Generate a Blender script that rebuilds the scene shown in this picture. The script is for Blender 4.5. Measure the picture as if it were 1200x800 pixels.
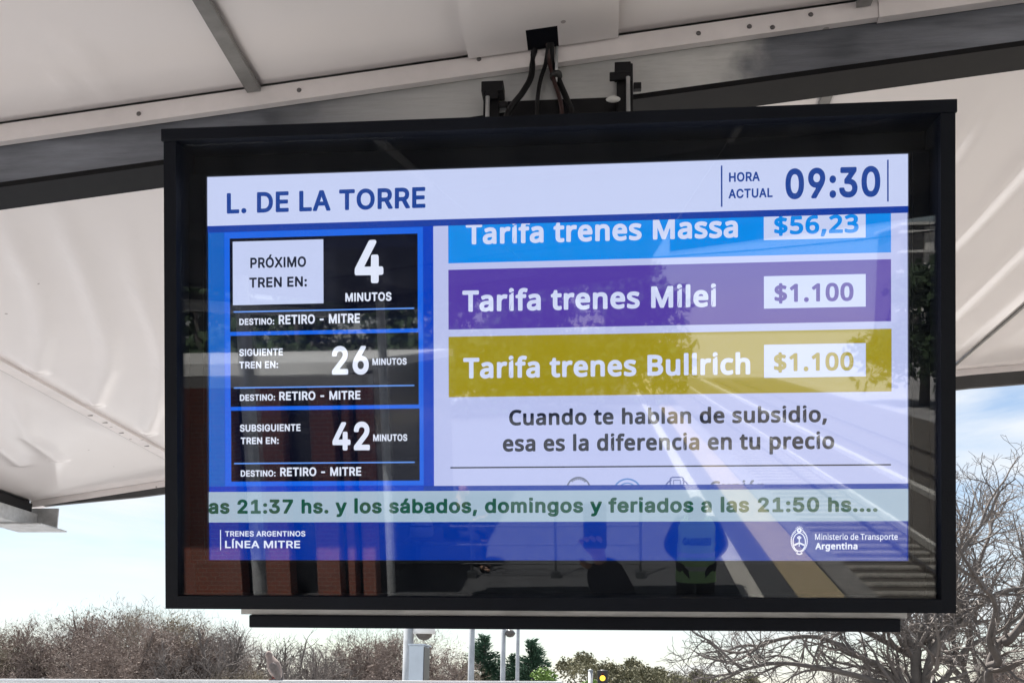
import bpy, bmesh, math, random
from mathutils import Vector, Matrix, Euler
from mathutils.geometry import tessellate_polygon

# ------------------------------------------------------------------ clear
for o in list(bpy.data.objects):
    bpy.data.objects.remove(o)
scene = bpy.context.scene
COL = scene.collection
R = math.radians

# ------------------------------------------------------------------ camera
CAM_Z = 2.9
cam_d = bpy.data.cameras.new('camera')
cam_d.sensor_fit = 'HORIZONTAL'
cam_d.sensor_width = 36.0
cam_d.lens = 36.0                      # 1200 px focal length over 1200 px
cam_d.shift_x = 0.0
cam_d.shift_y = (605.0 - 400.0) / 1200.0   # the photo is the upper crop of a taller frame
cam_d.clip_start = 0.02
cam_d.clip_end = 3000.0
cam = bpy.data.objects.new('camera', cam_d)
COL.objects.link(cam)
phi, psi, rol = R(9.78720366), R(5.20951404), R(0.74381623)
fwd = Vector((-math.sin(psi) * math.cos(phi), math.cos(psi) * math.cos(phi), math.sin(phi)))
rgt = Vector((math.cos(psi), math.sin(psi), 0.0))
upv = rgt.cross(fwd)
r2 = rgt * math.cos(rol) + upv * math.sin(rol)
u2 = -rgt * math.sin(rol) + upv * math.cos(rol)
mx = Matrix((r2, u2, -fwd)).transposed().to_4x4()
mx.translation = Vector((0, 0, CAM_Z))
cam.matrix_world = mx
scene.camera = cam

# ------------------------------------------------------------------ light
EXPO = 1.55
SUN_AZ, SUN_EL = -32.0, 58.0           # degrees clockwise from +y, above the horizon
scene.view_settings.view_transform = 'Standard'
scene.view_settings.look = 'None'
scene.view_settings.exposure = EXPO
scene.view_settings.gamma = 1.0
scene.view_settings.use_curve_mapping = False

world = bpy.data.worlds.new('World')
scene.world = world
world.use_nodes = True
wt = world.node_tree
for n in list(wt.nodes):
    wt.nodes.remove(n)
w_out = wt.nodes.new('ShaderNodeOutputWorld')
w_bg = wt.nodes.new('ShaderNodeBackground')
w_sky = wt.nodes.new('ShaderNodeTexSky')
w_sky.sky_type = 'NISHITA'
w_sky.sun_disc = False
w_sky.sun_elevation = R(SUN_EL)
w_sky.sun_rotation = R(SUN_AZ)
w_sky.air_density = 1.0
w_sky.dust_density = 0.25
w_sky.ozone_density = 1.0
w_bg.inputs['Strength'].default_value = 0.05
# thin bright cloud streaks over the blue
w_tc = wt.nodes.new('ShaderNodeTexCoord')
w_mp = wt.nodes.new('ShaderNodeMapping')
w_mp.inputs['Rotation'].default_value = (0.0, R(14), R(20))
w_mp.inputs['Scale'].default_value = (2.2, 2.2, 13.0)
w_n = wt.nodes.new('ShaderNodeTexNoise')
w_n.inputs['Scale'].default_value = 1.6
w_n.inputs['Detail'].default_value = 7.0
w_n.inputs['Roughness'].default_value = 0.55
w_n.inputs['Distortion'].default_value = 0.5
w_r = wt.nodes.new('ShaderNodeValToRGB')
w_r.color_ramp.elements[0].position = 0.34
w_r.color_ramp.elements[0].color = (0.10, 0.10, 0.10, 1)
w_r.color_ramp.elements[1].position = 0.70
w_r.color_ramp.elements[1].color = (1, 1, 1, 1)
w_mix = wt.nodes.new('ShaderNodeMix')
w_mix.data_type = 'RGBA'
w_mix.inputs[7].default_value = (6.7, 6.9, 7.1, 1)
wt.links.new(w_tc.outputs['Generated'], w_mp.inputs['Vector'])
wt.links.new(w_mp.outputs['Vector'], w_n.inputs['Vector'])
wt.links.new(w_n.outputs['Fac'], w_r.inputs['Fac'])
wt.links.new(w_r.outputs['Color'], w_mix.inputs[0])
wt.links.new(w_sky.outputs['Color'], w_mix.inputs[6])
wt.links.new(w_mix.outputs[2], w_bg.inputs['Color'])
wt.links.new(w_bg.outputs['Background'], w_out.inputs['Surface'])

sun_d = bpy.data.lights.new('sun', 'SUN')
sun_d.energy = 5.0
sun_d.angle = R(0.55)
sun_d.color = (1.0, 0.95, 0.88)
sun = bpy.data.objects.new('sun', sun_d)
COL.objects.link(sun)
to_sun = Vector((math.sin(R(SUN_AZ)) * math.cos(R(SUN_EL)), math.cos(R(SUN_AZ)) * math.cos(R(SUN_EL)), math.sin(R(SUN_EL))))
sun.rotation_euler = (-to_sun).to_track_quat('-Z', 'Y').to_euler()
sun.location = to_sun * 40

# ------------------------------------------------------------------ helpers
def s2l(c):
    return tuple(((v / 255.0) / 12.92 if v / 255.0 <= 0.04045 else ((v / 255.0 + 0.055) / 1.055) ** 2.4) for v in c)

def mat(name, col, rough=0.6, metal=0.0, var=0.0, scale=8.0, bump=0.0, bscale=None, spec=0.5, col2=None, stretch=None, coat=0.0):
    m = bpy.data.materials.new(name)
    m.use_nodes = True
    t = m.node_tree
    b = t.nodes['Principled BSDF']
    b.inputs['Base Color'].default_value = (*col, 1)
    b.inputs['Roughness'].default_value = rough
    b.inputs['Metallic'].default_value = metal
    b.inputs['Specular IOR Level'].default_value = spec
    b.inputs['Coat Weight'].default_value = coat
    if var > 0 or bump > 0:
        tc = t.nodes.new('ShaderNodeTexCoord')
        mp = t.nodes.new('ShaderNodeMapping')
        if stretch:
            mp.inputs['Scale'].default_value = stretch
        t.links.new(tc.outputs['Object'], mp.inputs['Vector'])
    if var > 0:
        n = t.nodes.new('ShaderNodeTexNoise')
        n.inputs['Scale'].default_value = scale
        n.inputs['Detail'].default_value = 6
        n.inputs['Roughness'].default_value = 0.62
        t.links.new(mp.outputs['Vector'], n.inputs['Vector'])
        r = t.nodes.new('ShaderNodeValToRGB')
        r.color_ramp.elements[0].position = 0.3
        r.color_ramp.elements[1].position = 0.7
        c2 = col2 if col2 else tuple(max(0, c * (1 - var)) for c in col)
        c1 = col if col2 else tuple(min(1, c * (1 + var * 0.6)) for c in col)
        r.color_ramp.elements[0].color = (*c2, 1)
        r.color_ramp.elements[1].color = (*c1, 1)
        t.links.new(n.outputs['Fac'], r.inputs['Fac'])
        t.links.new(r.outputs['Color'], b.inputs['Base Color'])
        mr = t.nodes.new('ShaderNodeMapRange')
        mr.inputs[3].default_value = max(0.02, rough - 0.08)
        mr.inputs[4].default_value = min(1.0, rough + 0.1)
        t.links.new(n.outputs['Fac'], mr.inputs[0])
        t.links.new(mr.outputs[0], b.inputs['Roughness'])
    if bump > 0:
        n2 = t.nodes.new('ShaderNodeTexNoise')
        n2.inputs['Scale'].default_value = bscale or scale * 3
        n2.inputs['Detail'].default_value = 5
        t.links.new(mp.outputs['Vector'], n2.inputs['Vector'])
        bp = t.nodes.new('ShaderNodeBump')
        bp.inputs['Strength'].default_value = bump
        bp.inputs['Distance'].default_value = 0.02
        t.links.new(n2.outputs['Fac'], bp.inputs['Height'])
        t.links.new(bp.outputs['Normal'], b.inputs['Normal'])
    return m

def emit(name, srgb, k=1.0, gloss=0.0):
    """a lit patch of the display: shows as this sRGB colour at the scene's exposure"""
    m = bpy.data.materials.new(name)
    m.use_nodes = True
    t = m.node_tree
    for n in list(t.nodes):
        t.nodes.remove(n)
    o = t.nodes.new('ShaderNodeOutputMaterial')
    e = t.nodes.new('ShaderNodeEmission')
    e.inputs['Color'].default_value = (*s2l(srgb), 1)
    e.inputs['Strength'].default_value = 1.12 * k / (2.0 ** EXPO)
    if gloss > 0:                      # the panel's own surface mirrors a little too
        g = t.nodes.new('ShaderNodeBsdfGlossy')
        g.inputs['Color'].default_value = (gloss, gloss, gloss * 1.08, 1)
        g.inputs['Roughness'].default_value = 0.03
        ad = t.nodes.new('ShaderNodeAddShader')
        t.links.new(e.outputs[0], ad.inputs[0])
        t.links.new(g.outputs[0], ad.inputs[1])
        t.links.new(ad.outputs[0], o.inputs['Surface'])
    else:
        t.links.new(e.outputs[0], o.inputs['Surface'])
    return m

def link(o, parent=None):
    COL.objects.link(o)
    if parent is not None:
        o.parent = parent
    return o

def tag(o, label, cat, group=None):
    o['label'] = label
    o['category'] = cat
    if group:
        o['group'] = group
    return o

def thing(name, label, cat, loc=(0, 0, 0), group=None, rotz=0.0):
    o = bpy.data.objects.new(name, None)
    o.empty_display_size = 0.2
    o.location = loc
    o.rotation_euler = (0, 0, rotz)
    COL.objects.link(o)
    return tag(o, label, cat, group)

class MB:
    """collects shapes in world or local coordinates and links them as ONE mesh"""
    def __init__(self):
        self.v, self.f = [], []
    def add(self, vs, fs):
        b = len(self.v)
        self.v += [tuple(p) for p in vs]
        self.f += [tuple(i + b for i in f) for f in fs]
    def box(self, x0, y0, z0, x1, y1, z1):
        vs = [(x, y, z) for z in (z0, z1) for y in (y0, y1) for x in (x0, x1)]
        self.add(vs, [(0, 2, 3, 1), (4, 5, 7, 6), (0, 1, 5, 4), (2, 6, 7, 3), (0, 4, 6, 2), (1, 3, 7, 5)])
    def hexa(self, vs):
        self.add(vs, [(0, 2, 3, 1), (4, 5, 7, 6), (0, 1, 5, 4), (2, 6, 7, 3), (0, 4, 6, 2), (1, 3, 7, 5)])
    def tube(self, pts, rad, n=8, cap=True):
        pts = [Vector(p) for p in pts]
        if not hasattr(rad, '__len__'):
            rad = [rad] * len(pts)
        rings = []
        t0 = (pts[1] - pts[0]).normalized()
        a = Vector((0, 0, 1)) if abs(t0.z) < 0.9 else Vector((1, 0, 0))
        u = t0.cross(a).normalized()
        for i, p in enumerate(pts):
            if i == 0:
                t = (pts[1] - pts[0])
            elif i == len(pts) - 1:
                t = (pts[-1] - pts[-2])
            else:
                t = (pts[i + 1] - pts[i - 1])
            t = t.normalized()
            u = (u - t * u.dot(t))
            u = u.normalized() if u.length > 1e-6 else t.orthogonal().normalized()
            w = t.cross(u)
            b = len(self.v)
            for k in range(n):
                an = 2 * math.pi * k / n
                self.v.append(tuple(p + (u * math.cos(an) + w * math.sin(an)) * rad[i]))
            rings.append(b)
        for i in range(len(rings) - 1):
            a0, b0 = rings[i], rings[i + 1]
            for k in range(n):
                k2 = (k + 1) % n
                self.f.append((a0 + k, a0 + k2, b0 + k2, b0 + k))
        if cap:
            self.f.append(tuple(rings[0] + k for k in reversed(range(n))))
            self.f.append(tuple(rings[-1] + k for k in range(n)))
    def lathe(self, prof, c=(0, 0, 0), n=20):
        b = len(self.v)
        for r, z in prof:
            for k in range(n):
                a = 2 * math.pi * k / n
                self.v.append((c[0] + r * math.cos(a), c[1] + r * math.sin(a), c[2] + z))
        for i in range(len(prof) - 1):
            for k in range(n):
                k2 = (k + 1) % n
                self.f.append((b + i * n + k, b + i * n + k2, b + (i + 1) * n + k2, b + (i + 1) * n + k))
    def build(self, name, m, parent=None, smooth=False, bevel=0.0, off=None):
        if off is None:
            off = parent.location if (parent is not None and parent.rotation_euler.x == 0) else Vector((0, 0, 0))
        me = bpy.data.meshes.new(name)
        me.from_pydata([(p[0] - off[0], p[1] - off[1], p[2] - off[2]) for p in self.v], [], self.f)
        me.materials.append(m)
        if smooth:
            for p in me.polygons:
                p.use_smooth = True
        me.update()
        o = bpy.data.objects.new(name, me)
        link(o, parent)
        if bevel > 0:
            bv = o.modifiers.new('bevel', 'BEVEL')
            bv.width = bevel
            bv.segments = 2
            bv.limit_method = 'ANGLE'
        return o

def boxes(name, m, parent, *bs, bevel=0.0):
    q = MB()
    for b in bs:
        q.box(*b)
    return q.build(name, m, parent, bevel=bevel)

def structure(o):
    o['kind'] = 'structure'
    return o

def lerp(x, xs, ys):
    if x <= xs[0]:
        return ys[0]
    for i in range(len(xs) - 1):
        if x <= xs[i + 1]:
            return ys[i] + (ys[i + 1] - ys[i]) * (x - xs[i]) / (xs[i + 1] - xs[i])
    return ys[-1]

# ------------------------------------------------------------------ materials
M = {}
M['concrete'] = mat('platform concrete', (0.32, 0.317, 0.32), 0.85, var=0.25, scale=3.0, bump=0.25)
M['platform_asphalt'] = mat('worn platform asphalt', (0.085, 0.088, 0.095), 0.85, var=0.25, scale=3.0, bump=0.25)
M['concrete_dark'] = mat('old concrete', (0.26, 0.25, 0.24), 0.85, var=0.3, scale=3.0, bump=0.3)
M['asphalt'] = mat('asphalt', (0.10, 0.10, 0.10), 0.9, var=0.25, scale=6.0, bump=0.3)
M['ballast'] = mat('ballast', (0.13, 0.115, 0.10), 0.95, var=0.55, scale=22.0, bump=0.9, bscale=30)
M['grass'] = mat('dry pale ground', (0.375, 0.365, 0.365), 0.95, var=0.25, scale=0.5, bump=0.3)
M['white_tile'] = mat('pale tactile paving', (0.62, 0.60, 0.56), 0.8, var=0.2, scale=6, bump=0.8, bscale=40)
M['yellow_tile'] = mat('yellow tactile paving', (0.50, 0.41, 0.27), 0.8, var=0.2, scale=6, bump=0.8, bscale=40)
M['sheet'] = mat('white painted ceiling sheet', (0.765, 0.727, 0.725), 0.17, var=0.035, scale=0.9, spec=0.55)
M['sheet_trim'] = mat('white painted flat bar', (0.76, 0.715, 0.71), 0.42, var=0.10, scale=7, bump=0.06, bscale=30)
def add_specks(m, amount=0.035, scale=7.0):
    """sparse dark dirt specks and a few drip marks on a painted sheet"""
    t = m.node_tree
    b = t.nodes['Principled BSDF']
    src = b.inputs['Base Color'].links[0].from_socket
    tc = t.nodes.new('ShaderNodeTexCoord')
    v = t.nodes.new('ShaderNodeTexVoronoi')
    v.inputs['Scale'].default_value = scale
    v.inputs['Randomness'].default_value = 1.0
    lt = t.nodes.new('ShaderNodeMath'); lt.operation = 'LESS_THAN'; lt.inputs[1].default_value = amount
    mu = t.nodes.new('ShaderNodeMath'); mu.operation = 'MULTIPLY'; mu.inputs[1].default_value = 0.6
    mx_ = t.nodes.new('ShaderNodeMix'); mx_.data_type = 'RGBA'
    mx_.inputs[7].default_value = (0.16, 0.13, 0.12, 1)
    t.links.new(tc.outputs['Object'], v.inputs['Vector'])
    t.links.new(v.outputs['Distance'], lt.inputs[0])
    t.links.new(lt.outputs[0], mu.inputs[0])
    t.links.new(mu.outputs[0], mx_.inputs[0])
    t.links.new(src, mx_.inputs[6])
    t.links.new(mx_.outputs[2], b.inputs['Base Color'])
add_specks(M['sheet'])
add_specks(M['sheet_trim'], 0.06, 9.0)
M['shade_sheet'] = mat('ceiling sheet darkened for shade', (0.022, 0.022, 0.024), 0.7, var=0.3, scale=2.0, spec=0.2)  # near-black colour stands in for deep shade on the unlit rear ceiling
M['joint'] = mat('grey joint bar', (0.20, 0.195, 0.19), 0.5, var=0.25, scale=20)
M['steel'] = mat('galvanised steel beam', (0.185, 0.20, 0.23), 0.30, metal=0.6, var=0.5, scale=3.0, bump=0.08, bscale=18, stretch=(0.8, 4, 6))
def pale_stretch(m, x0, x1, x2, x3, col):
    """paler colour blended in along one stretch of the beam (mask fixed to the beam)"""
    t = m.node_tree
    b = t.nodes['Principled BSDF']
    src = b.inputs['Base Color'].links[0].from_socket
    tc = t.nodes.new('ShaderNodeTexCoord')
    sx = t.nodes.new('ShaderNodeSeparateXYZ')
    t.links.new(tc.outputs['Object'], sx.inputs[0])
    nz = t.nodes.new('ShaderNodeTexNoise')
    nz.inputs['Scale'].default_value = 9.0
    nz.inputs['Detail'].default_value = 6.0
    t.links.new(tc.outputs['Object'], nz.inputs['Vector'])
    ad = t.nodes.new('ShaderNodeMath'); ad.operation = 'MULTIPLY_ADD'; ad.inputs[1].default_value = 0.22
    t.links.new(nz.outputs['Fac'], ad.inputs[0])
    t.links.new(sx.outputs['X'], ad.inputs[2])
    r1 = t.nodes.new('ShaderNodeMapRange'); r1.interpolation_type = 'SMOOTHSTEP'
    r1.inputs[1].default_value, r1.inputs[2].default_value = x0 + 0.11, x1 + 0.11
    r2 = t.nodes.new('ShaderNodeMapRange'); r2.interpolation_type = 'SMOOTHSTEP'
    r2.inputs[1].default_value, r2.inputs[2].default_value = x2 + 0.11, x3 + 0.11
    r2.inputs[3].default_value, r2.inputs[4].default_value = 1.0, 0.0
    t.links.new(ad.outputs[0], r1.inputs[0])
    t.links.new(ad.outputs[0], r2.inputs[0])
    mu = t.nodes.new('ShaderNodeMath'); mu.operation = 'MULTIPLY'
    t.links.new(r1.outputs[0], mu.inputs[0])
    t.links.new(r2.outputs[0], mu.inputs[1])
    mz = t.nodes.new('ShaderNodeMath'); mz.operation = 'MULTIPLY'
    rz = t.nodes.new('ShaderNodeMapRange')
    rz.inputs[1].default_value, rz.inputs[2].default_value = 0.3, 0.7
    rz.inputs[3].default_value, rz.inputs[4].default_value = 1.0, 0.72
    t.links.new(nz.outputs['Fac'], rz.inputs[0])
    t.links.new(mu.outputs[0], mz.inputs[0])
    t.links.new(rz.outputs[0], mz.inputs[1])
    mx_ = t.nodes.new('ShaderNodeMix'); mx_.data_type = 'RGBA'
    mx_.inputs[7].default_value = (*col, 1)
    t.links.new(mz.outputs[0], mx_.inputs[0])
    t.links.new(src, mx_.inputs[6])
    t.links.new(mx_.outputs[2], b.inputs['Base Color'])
pale_stretch(M['steel'], -0.75, -0.25, 0.24, 0.34, (0.62, 0.63, 0.62))  # blends a paler grey into the middle of the beam
M['galv'] = mat('mottled galvanised steel', (0.52, 0.53, 0.54), 0.45, metal=0.35, var=0.3, scale=16.0, bump=0.05)
M['black_steel'] = mat('black painted steel', (0.006, 0.006, 0.008), 0.5, var=0.3, scale=20, spec=0.25)
M['dark_lip'] = mat('dark rubber gasket', (0.004, 0.004, 0.0055), 0.55, var=0.4, scale=25, spec=0.2)
M['casing'] = mat('black powder coated casing', (0.0065, 0.0085, 0.015), 0.5, var=0.5, scale=7, col2=(0.0032, 0.0046, 0.009), bump=0.06, bscale=300, spec=0.22)
M['casing_inside'] = mat('matt black backing', (0.002, 0.003, 0.007), 0.7, spec=0.15)
M['bezel'] = mat('black screen bezel', (0.003, 0.0045, 0.010), 0.4, spec=0.2)
M['cable'] = mat('black rubber cable', (0.006, 0.006, 0.007), 0.55, spec=0.25)
M['cable_red'] = mat('dark red cable', (0.030, 0.010, 0.009), 0.5)
M['screw'] = mat('dull screw head', (0.16, 0.15, 0.15), 0.45, metal=0.6)
M['pale_metal'] = mat('pale metal', (0.66, 0.66, 0.64), 0.5, metal=0.1, var=0.3, scale=14, stretch=(1, 6, 6))

# the front pane: clear, with a faint mirror sheen that grows at grazing angles
gm = bpy.data.materials.new('clear glass pane')
gm.use_nodes = True
t = gm.node_tree
for n in list(t.nodes):
    t.nodes.remove(n)
go = t.nodes.new('ShaderNodeOutputMaterial')
gmix = t.nodes.new('ShaderNodeMixShader')
gtr = t.nodes.new('ShaderNodeBsdfTransparent')
gtr.inputs['Color'].default_value = (0.97, 0.985, 0.98, 1)
ggl = t.nodes.new('ShaderNodeBsdfGlossy')
ggl.inputs['Roughness'].default_value = 0.0
ggl.inputs['Color'].default_value = (1, 1, 1, 1)
glw = t.nodes.new('ShaderNodeLayerWeight')
glw.inputs['Blend'].default_value = 0.5
gp = t.nodes.new('ShaderNodeMath'); gp.operation = 'POWER'; gp.inputs[1].default_value = 5.0
ga = t.nodes.new('ShaderNodeMath'); ga.operation = 'MULTIPLY_ADD'; ga.inputs[1].default_value = 0.95; ga.inputs[2].default_value = 0.038
t.links.new(glw.outputs['Facing'], gp.inputs[0])
t.links.new(gp.outputs[0], ga.inputs[0])
t.links.new(ga.outputs[0], gmix.inputs[0])
t.links.new(gtr.outputs[0], gmix.inputs[1])
t.links.new(ggl.outputs[0], gmix.inputs[2])
# thin dust and old rain streaks on the pane
gtc = t.nodes.new('ShaderNodeTexCoord')
gmp = t.nodes.new('ShaderNodeMapping')
gmp.inputs['Scale'].default_value = (9.0, 1.6, 1.0)
gnz = t.nodes.new('ShaderNodeTexNoise')
gnz.inputs['Scale'].default_value = 1.4
gnz.inputs['Detail'].default_value = 7.0
gnz.inputs['Roughness'].default_value = 0.65
gmr = t.nodes.new('ShaderNodeMapRange')
gmr.inputs[1].default_value, gmr.inputs[2].default_value = 0.42, 0.80
gmr.inputs[3].default_value, gmr.inputs[4].default_value = 0.001, 0.014
gdf = t.nodes.new('ShaderNodeBsdfDiffuse')
gdf.inputs['Color'].default_value = (0.62, 0.64, 0.68, 1)
gm2 = t.nodes.new('ShaderNodeMixShader')
t.links.new(gtc.outputs['Object'], gmp.inputs['Vector'])
t.links.new(gmp.outputs['Vector'], gnz.inputs['Vector'])
t.links.new(gnz.outputs['Fac'], gmr.inputs[0])
t.links.new(gmr.outputs[0], gm2.inputs[0])
t.links.new(gmix.outputs[0], gm2.inputs[1])
t.links.new(gdf.outputs[0], gm2.inputs[2])
t.links.new(gm2.outputs[0], go.inputs['Surface'])
M['glass'] = gm

# ================================================================== SETTING
q = MB()
q.add([(-900, -900, -1.15), (900, -900, -1.15), (900, 900, -1.15), (-900, 900, -1.15)], [(0, 1, 2, 3)])
structure(q.build('ground', M['grass']))
q = MB()
q.box(-30, 8.2, -1.14, 30, 22, -1.10)
structure(q.build('road', M['asphalt']))
q = MB()
q.box(-7.6, -90, -1.14, 3.55, 6.9, 0.0)
structure(q.build('platform', M['platform_asphalt']))
q = MB()
q.box(-7.55, -6.0, 0.0, 3.18, 6.85, 0.004)
structure(q.build('bounce_paving', M['concrete']))  # unseen pale floor layer, added to bounce light up to the ceiling
q = MB()
q.box(3.2, -89.9, 0.001, 3.58, 6.85, 0.006)
structure(q.build('platform_edge', M['concrete_dark']))
q = MB()
q.box(2.55, -89, 0.0, 3.16, 6.5, 0.010)
for i in range(14):
    x = 2.575 + i * 0.0425
    q.box(x, -60, 0.010, x + 0.018, 6.0, 0.016)
structure(q.build('yellow_tactile_strip', M['yellow_tile']))
q = MB()
q.box(1.82, -89, 0.0, 2.10, 6.5, 0.010)
for i in range(5):
    for k in range(110):
        x, y = 1.85 + i * 0.055, -9.0 - k * 0.07
        q.box(x, y, 0.010, x + 0.03, y + 0.03, 0.016)
structure(q.build('pale_tactile_strip', M['white_tile']))
q = MB()
q.box(3.6, -95, -1.14, 15.5, 60, -1.04)
structure(q.build('track_bed', M['ballast']))

# rails, third rail and sleepers
M['rail_steel'] = mat('worn rail steel', (0.30, 0.27, 0.25), 0.3, metal=0.7, var=0.4, scale=3)
M['sleeper'] = mat('concrete sleeper', (0.34, 0.32, 0.29), 0.9, var=0.35, scale=5)
M['rail_cover'] = mat('pale third rail cover', (0.62, 0.60, 0.56), 0.7, var=0.2, scale=2)
rail_txt = ['nearest to the platform edge', 'farther from the platform edge', 'of the far track, nearer side', 'of the far track, outer side']
for x, tx in zip((4.28, 5.96, 9.75, 11.43), rail_txt):
    q = MB()
    q.box(x - 0.035, -90, -0.93, x + 0.035, 55, -0.90)
    q.box(x - 0.009, -90, -1.02, x + 0.009, 55, -0.93)
    q.box(x - 0.07, -90, -1.035, x + 0.07, 55, -1.02)
    tag(q.build('rail', M['rail_steel']), 'worn steel running rail ' + tx, 'rail', 'running rails')
for x, w, tx in ((6.68, 0.05, 'thin pale third rail cover beside the platform track'), (8.70, 0.11, 'wide pale cable trough between the two tracks')):
    q = MB()
    q.box(x - w, -90, -1.03, x + w, 55, -0.88)
    tag(q.build('third_rail' if w < 0.1 else 'cable_trough', M['rail_cover']), tx, 'rail')
q = MB()
q.box(3.75, -0.12, -1.03, 6.5, 0.12, -0.995)
sl0 = q.build('sleeper', M['sleeper'])
tag(sl0, 'pale concrete sleeper lying across the track beside the platform', 'sleeper', 'sleepers under the platform track')
for i in range(44):
    o = sl0 if i == 0 else sl0.copy()
    if i:
        COL.objects.link(o)
    o.location = (0, -9.5 - i * 0.66, 0)

# ================================================================== CANOPY
ZB = ([-12, -1.28, 0.65, 12], [1.159 - 10.72 * 0.1093, 1.159, 1.37, 1.37 + 11.35 * 0.1093])
ZE = ([-12, -2.9, -2.2, 1.7, 2.0, 12], [0.94 - 9.1 * 0.15, 0.94, 1.045, 1.565, 1.587, 1.587 + 10 * 0.08])
def zc(x, y):
    k = min(1.0, max(0.0, (y - 1.9) / 3.0))
    return CAM_Z + lerp(x, *ZB) * (1 - k) + lerp(x, *ZE) * k

M['lip_grey'] = mat('dark grey angle', (0.045, 0.045, 0.047), 0.5, var=0.2, scale=10)
canopy = thing('platform_canopy', 'white sheeted platform canopy with a grey steel cross beam above the hanging screen', 'canopy', (0, 0, 0))
Y_END, Y_BACK = 4.92, -8.2
SEAMS = [-2.93, -2.018, -0.712, 0.512, 1.655, 2.88, 3.75]
rnd = random.Random(4)

RIDGES = [  # buckles pressed into the left rear sheet, and front ripples hinting at bounced light: polylines in (x, y), half width, height
    ([(-1.40, 2.05), (-1.53, 2.4), (-1.62, 2.66), (-1.77, 2.96), (-1.95, 3.23)], 0.030, 0.017),
    ([(-1.27, 2.05), (-1.363, 2.35), (-1.502, 2.76), (-1.622, 3.09), (-1.739, 3.32), (-1.951, 3.64)], 0.028, 0.017),
    ([(-1.20, 2.3), (-1.355, 2.745), (-1.449, 3.076), (-1.563, 3.386), (-1.75, 3.75), (-1.95, 4.1)], 0.026, 0.014),
    ([(-2.06, 3.28), (-2.2, 3.55), (-2.38, 3.94), (-2.45, 4.3)], 0.030, 0.015),
    ([(-2.2, 3.1), (-2.34, 3.45), (-2.5, 3.8), (-2.62, 4.3)], 0.032, 0.014),
    ([(0.86, 2.1), (0.89, 2.3), (0.90, 2.6), (0.96, 3.4), (1.0, 4.4)], 0.035, 0.010),
    ([(1.17, 2.3), (1.14, 2.72), (1.13, 3.03), (1.08, 3.7), (1.1, 4.5)], 0.035, 0.011),
    ([(1.42, 2.6), (1.38, 3.2), (1.36, 3.9), (1.33, 4.6)], 0.04, 0.010),
    ([(-1.01, 1.60), (-0.985, 1.69), (-1.0, 1.75), (-1.0, 1.86)], 0.020, 0.006),  # this and the next: front ripples shaped to hint at bounced light
    ([(-1.09, 1.66), (-1.05, 1.73), (-1.07, 1.79), (-1.1, 1.86)], 0.020, 0.006),
]
def seg_d(px, py, a, b):
    dx, dy = b[0] - a[0], b[1] - a[1]
    L = dx * dx + dy * dy
    k = max(0, min(1, ((px - a[0]) * dx + (py - a[1]) * dy) / L))
    return math.hypot(px - a[0] - k * dx, py - a[1] - k * dy)
def ripple(x, y, amp):
    h = amp * (math.sin(3.1 * x + 1.3 * y) * 0.5 + math.sin(1.7 * y - 2.2 * x + 1.0) * 0.6 + math.sin(6.3 * x + 0.5 * math.sin(2.1 * y)) * 0.25)
    for pl, w, ht in RIDGES:
        d = min(seg_d(x, y, pl[i], pl[i + 1]) for i in range(len(pl) - 1))
        if d < 3 * w:
            e = min(1, (y - pl[0][1]) / (0.4 if pl[0][1] > 2 else 0.08)) if y > pl[0][1] else 0
            h -= ht * math.exp(-(d / w) ** 2) * max(0.0, e)
    return h
def sheet(x0, x1, y0, y1, amp, dz=0.0, step=0.035, mt='sheet'):
    nx, ny = max(2, int((x1 - x0) / step)), max(2, int((y1 - y0) / step))
    q = MB()
    for j in range(ny + 1):
        for i in range(nx + 1):
            x, y = x0 + (x1 - x0) * i / nx, y0 + (y1 - y0) * j / ny
            ed = min(1.0, min(i, nx - i, j, ny - j) / (4.0 if step < 0.1 else 1.0))
            q.v.append((x, y, zc(x, y) + dz + ripple(x, y, amp) * ed))
    for j in range(ny):
        for i in range(nx):
            a = j * (nx + 1) + i
            q.f.append((a, a + nx + 1, a + nx + 2, a + 1))
    o = q.build('ceiling_panel', M[mt], canopy, smooth=True)
    so = o.modifiers.new('thickness', 'SOLIDIFY')
    so.thickness = 0.004
    so.offset = -1
    return o
G = 0.004
for i in range(len(SEAMS) - 1):
    a, b = SEAMS[i] + G, SEAMS[i + 1] - G
    sheet(a, b, 1.985, Y_END, 0.008, dz=rnd.uniform(0, 0.003), step=0.02)
    sheet(a, b, -1.2, 1.2, 0.004, dz=0.002, step=0.1, mt='shade_sheet')
    sheet(a, b, 1.201, 1.868, 0.003, dz=0.002, step=0.02)
    for y0, y1 in (((-4.8, -1.208), (Y_BACK, -4.808)) if i < 3 else ((-4.8, -1.208),)):  # first bays run farther back, shaped to shade the mirrored guard and floor
        sheet(a, b, y0, y1, 0.004, step=0.3, mt='shade_sheet')

def slab(name, x0, x1, y0, y1, dz0, dz1, m, n=1, bevel=0.0):
    """bar that follows the ceiling slope, n cells along x"""
    q = MB()
    for k in range(n):
        xa, xb = x0 + (x1 - x0) * k / n, x0 + (x1 - x0) * (k + 1) / n
        q.hexa([(x, y, zc(x, y) + d) for d in (dz0, dz1) for y in (y0, y1) for x in (xa, xb)])
    return q.build(name, m, canopy, bevel=bevel)
def ybar(name, x0, x1, y0, y1, dz0, dz1, m, n=12):
    q = MB()
    for k in range(n):
        ya, yb = y0 + (y1 - y0) * k / n, y0 + (y1 - y0) * (k + 1) / n
        q.hexa([(x, y, zc(x, y) + d) for d in (dz0, dz1) for y in (ya, yb) for x in (x0, x1)])
    return q.build(name, m, canopy)
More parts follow.
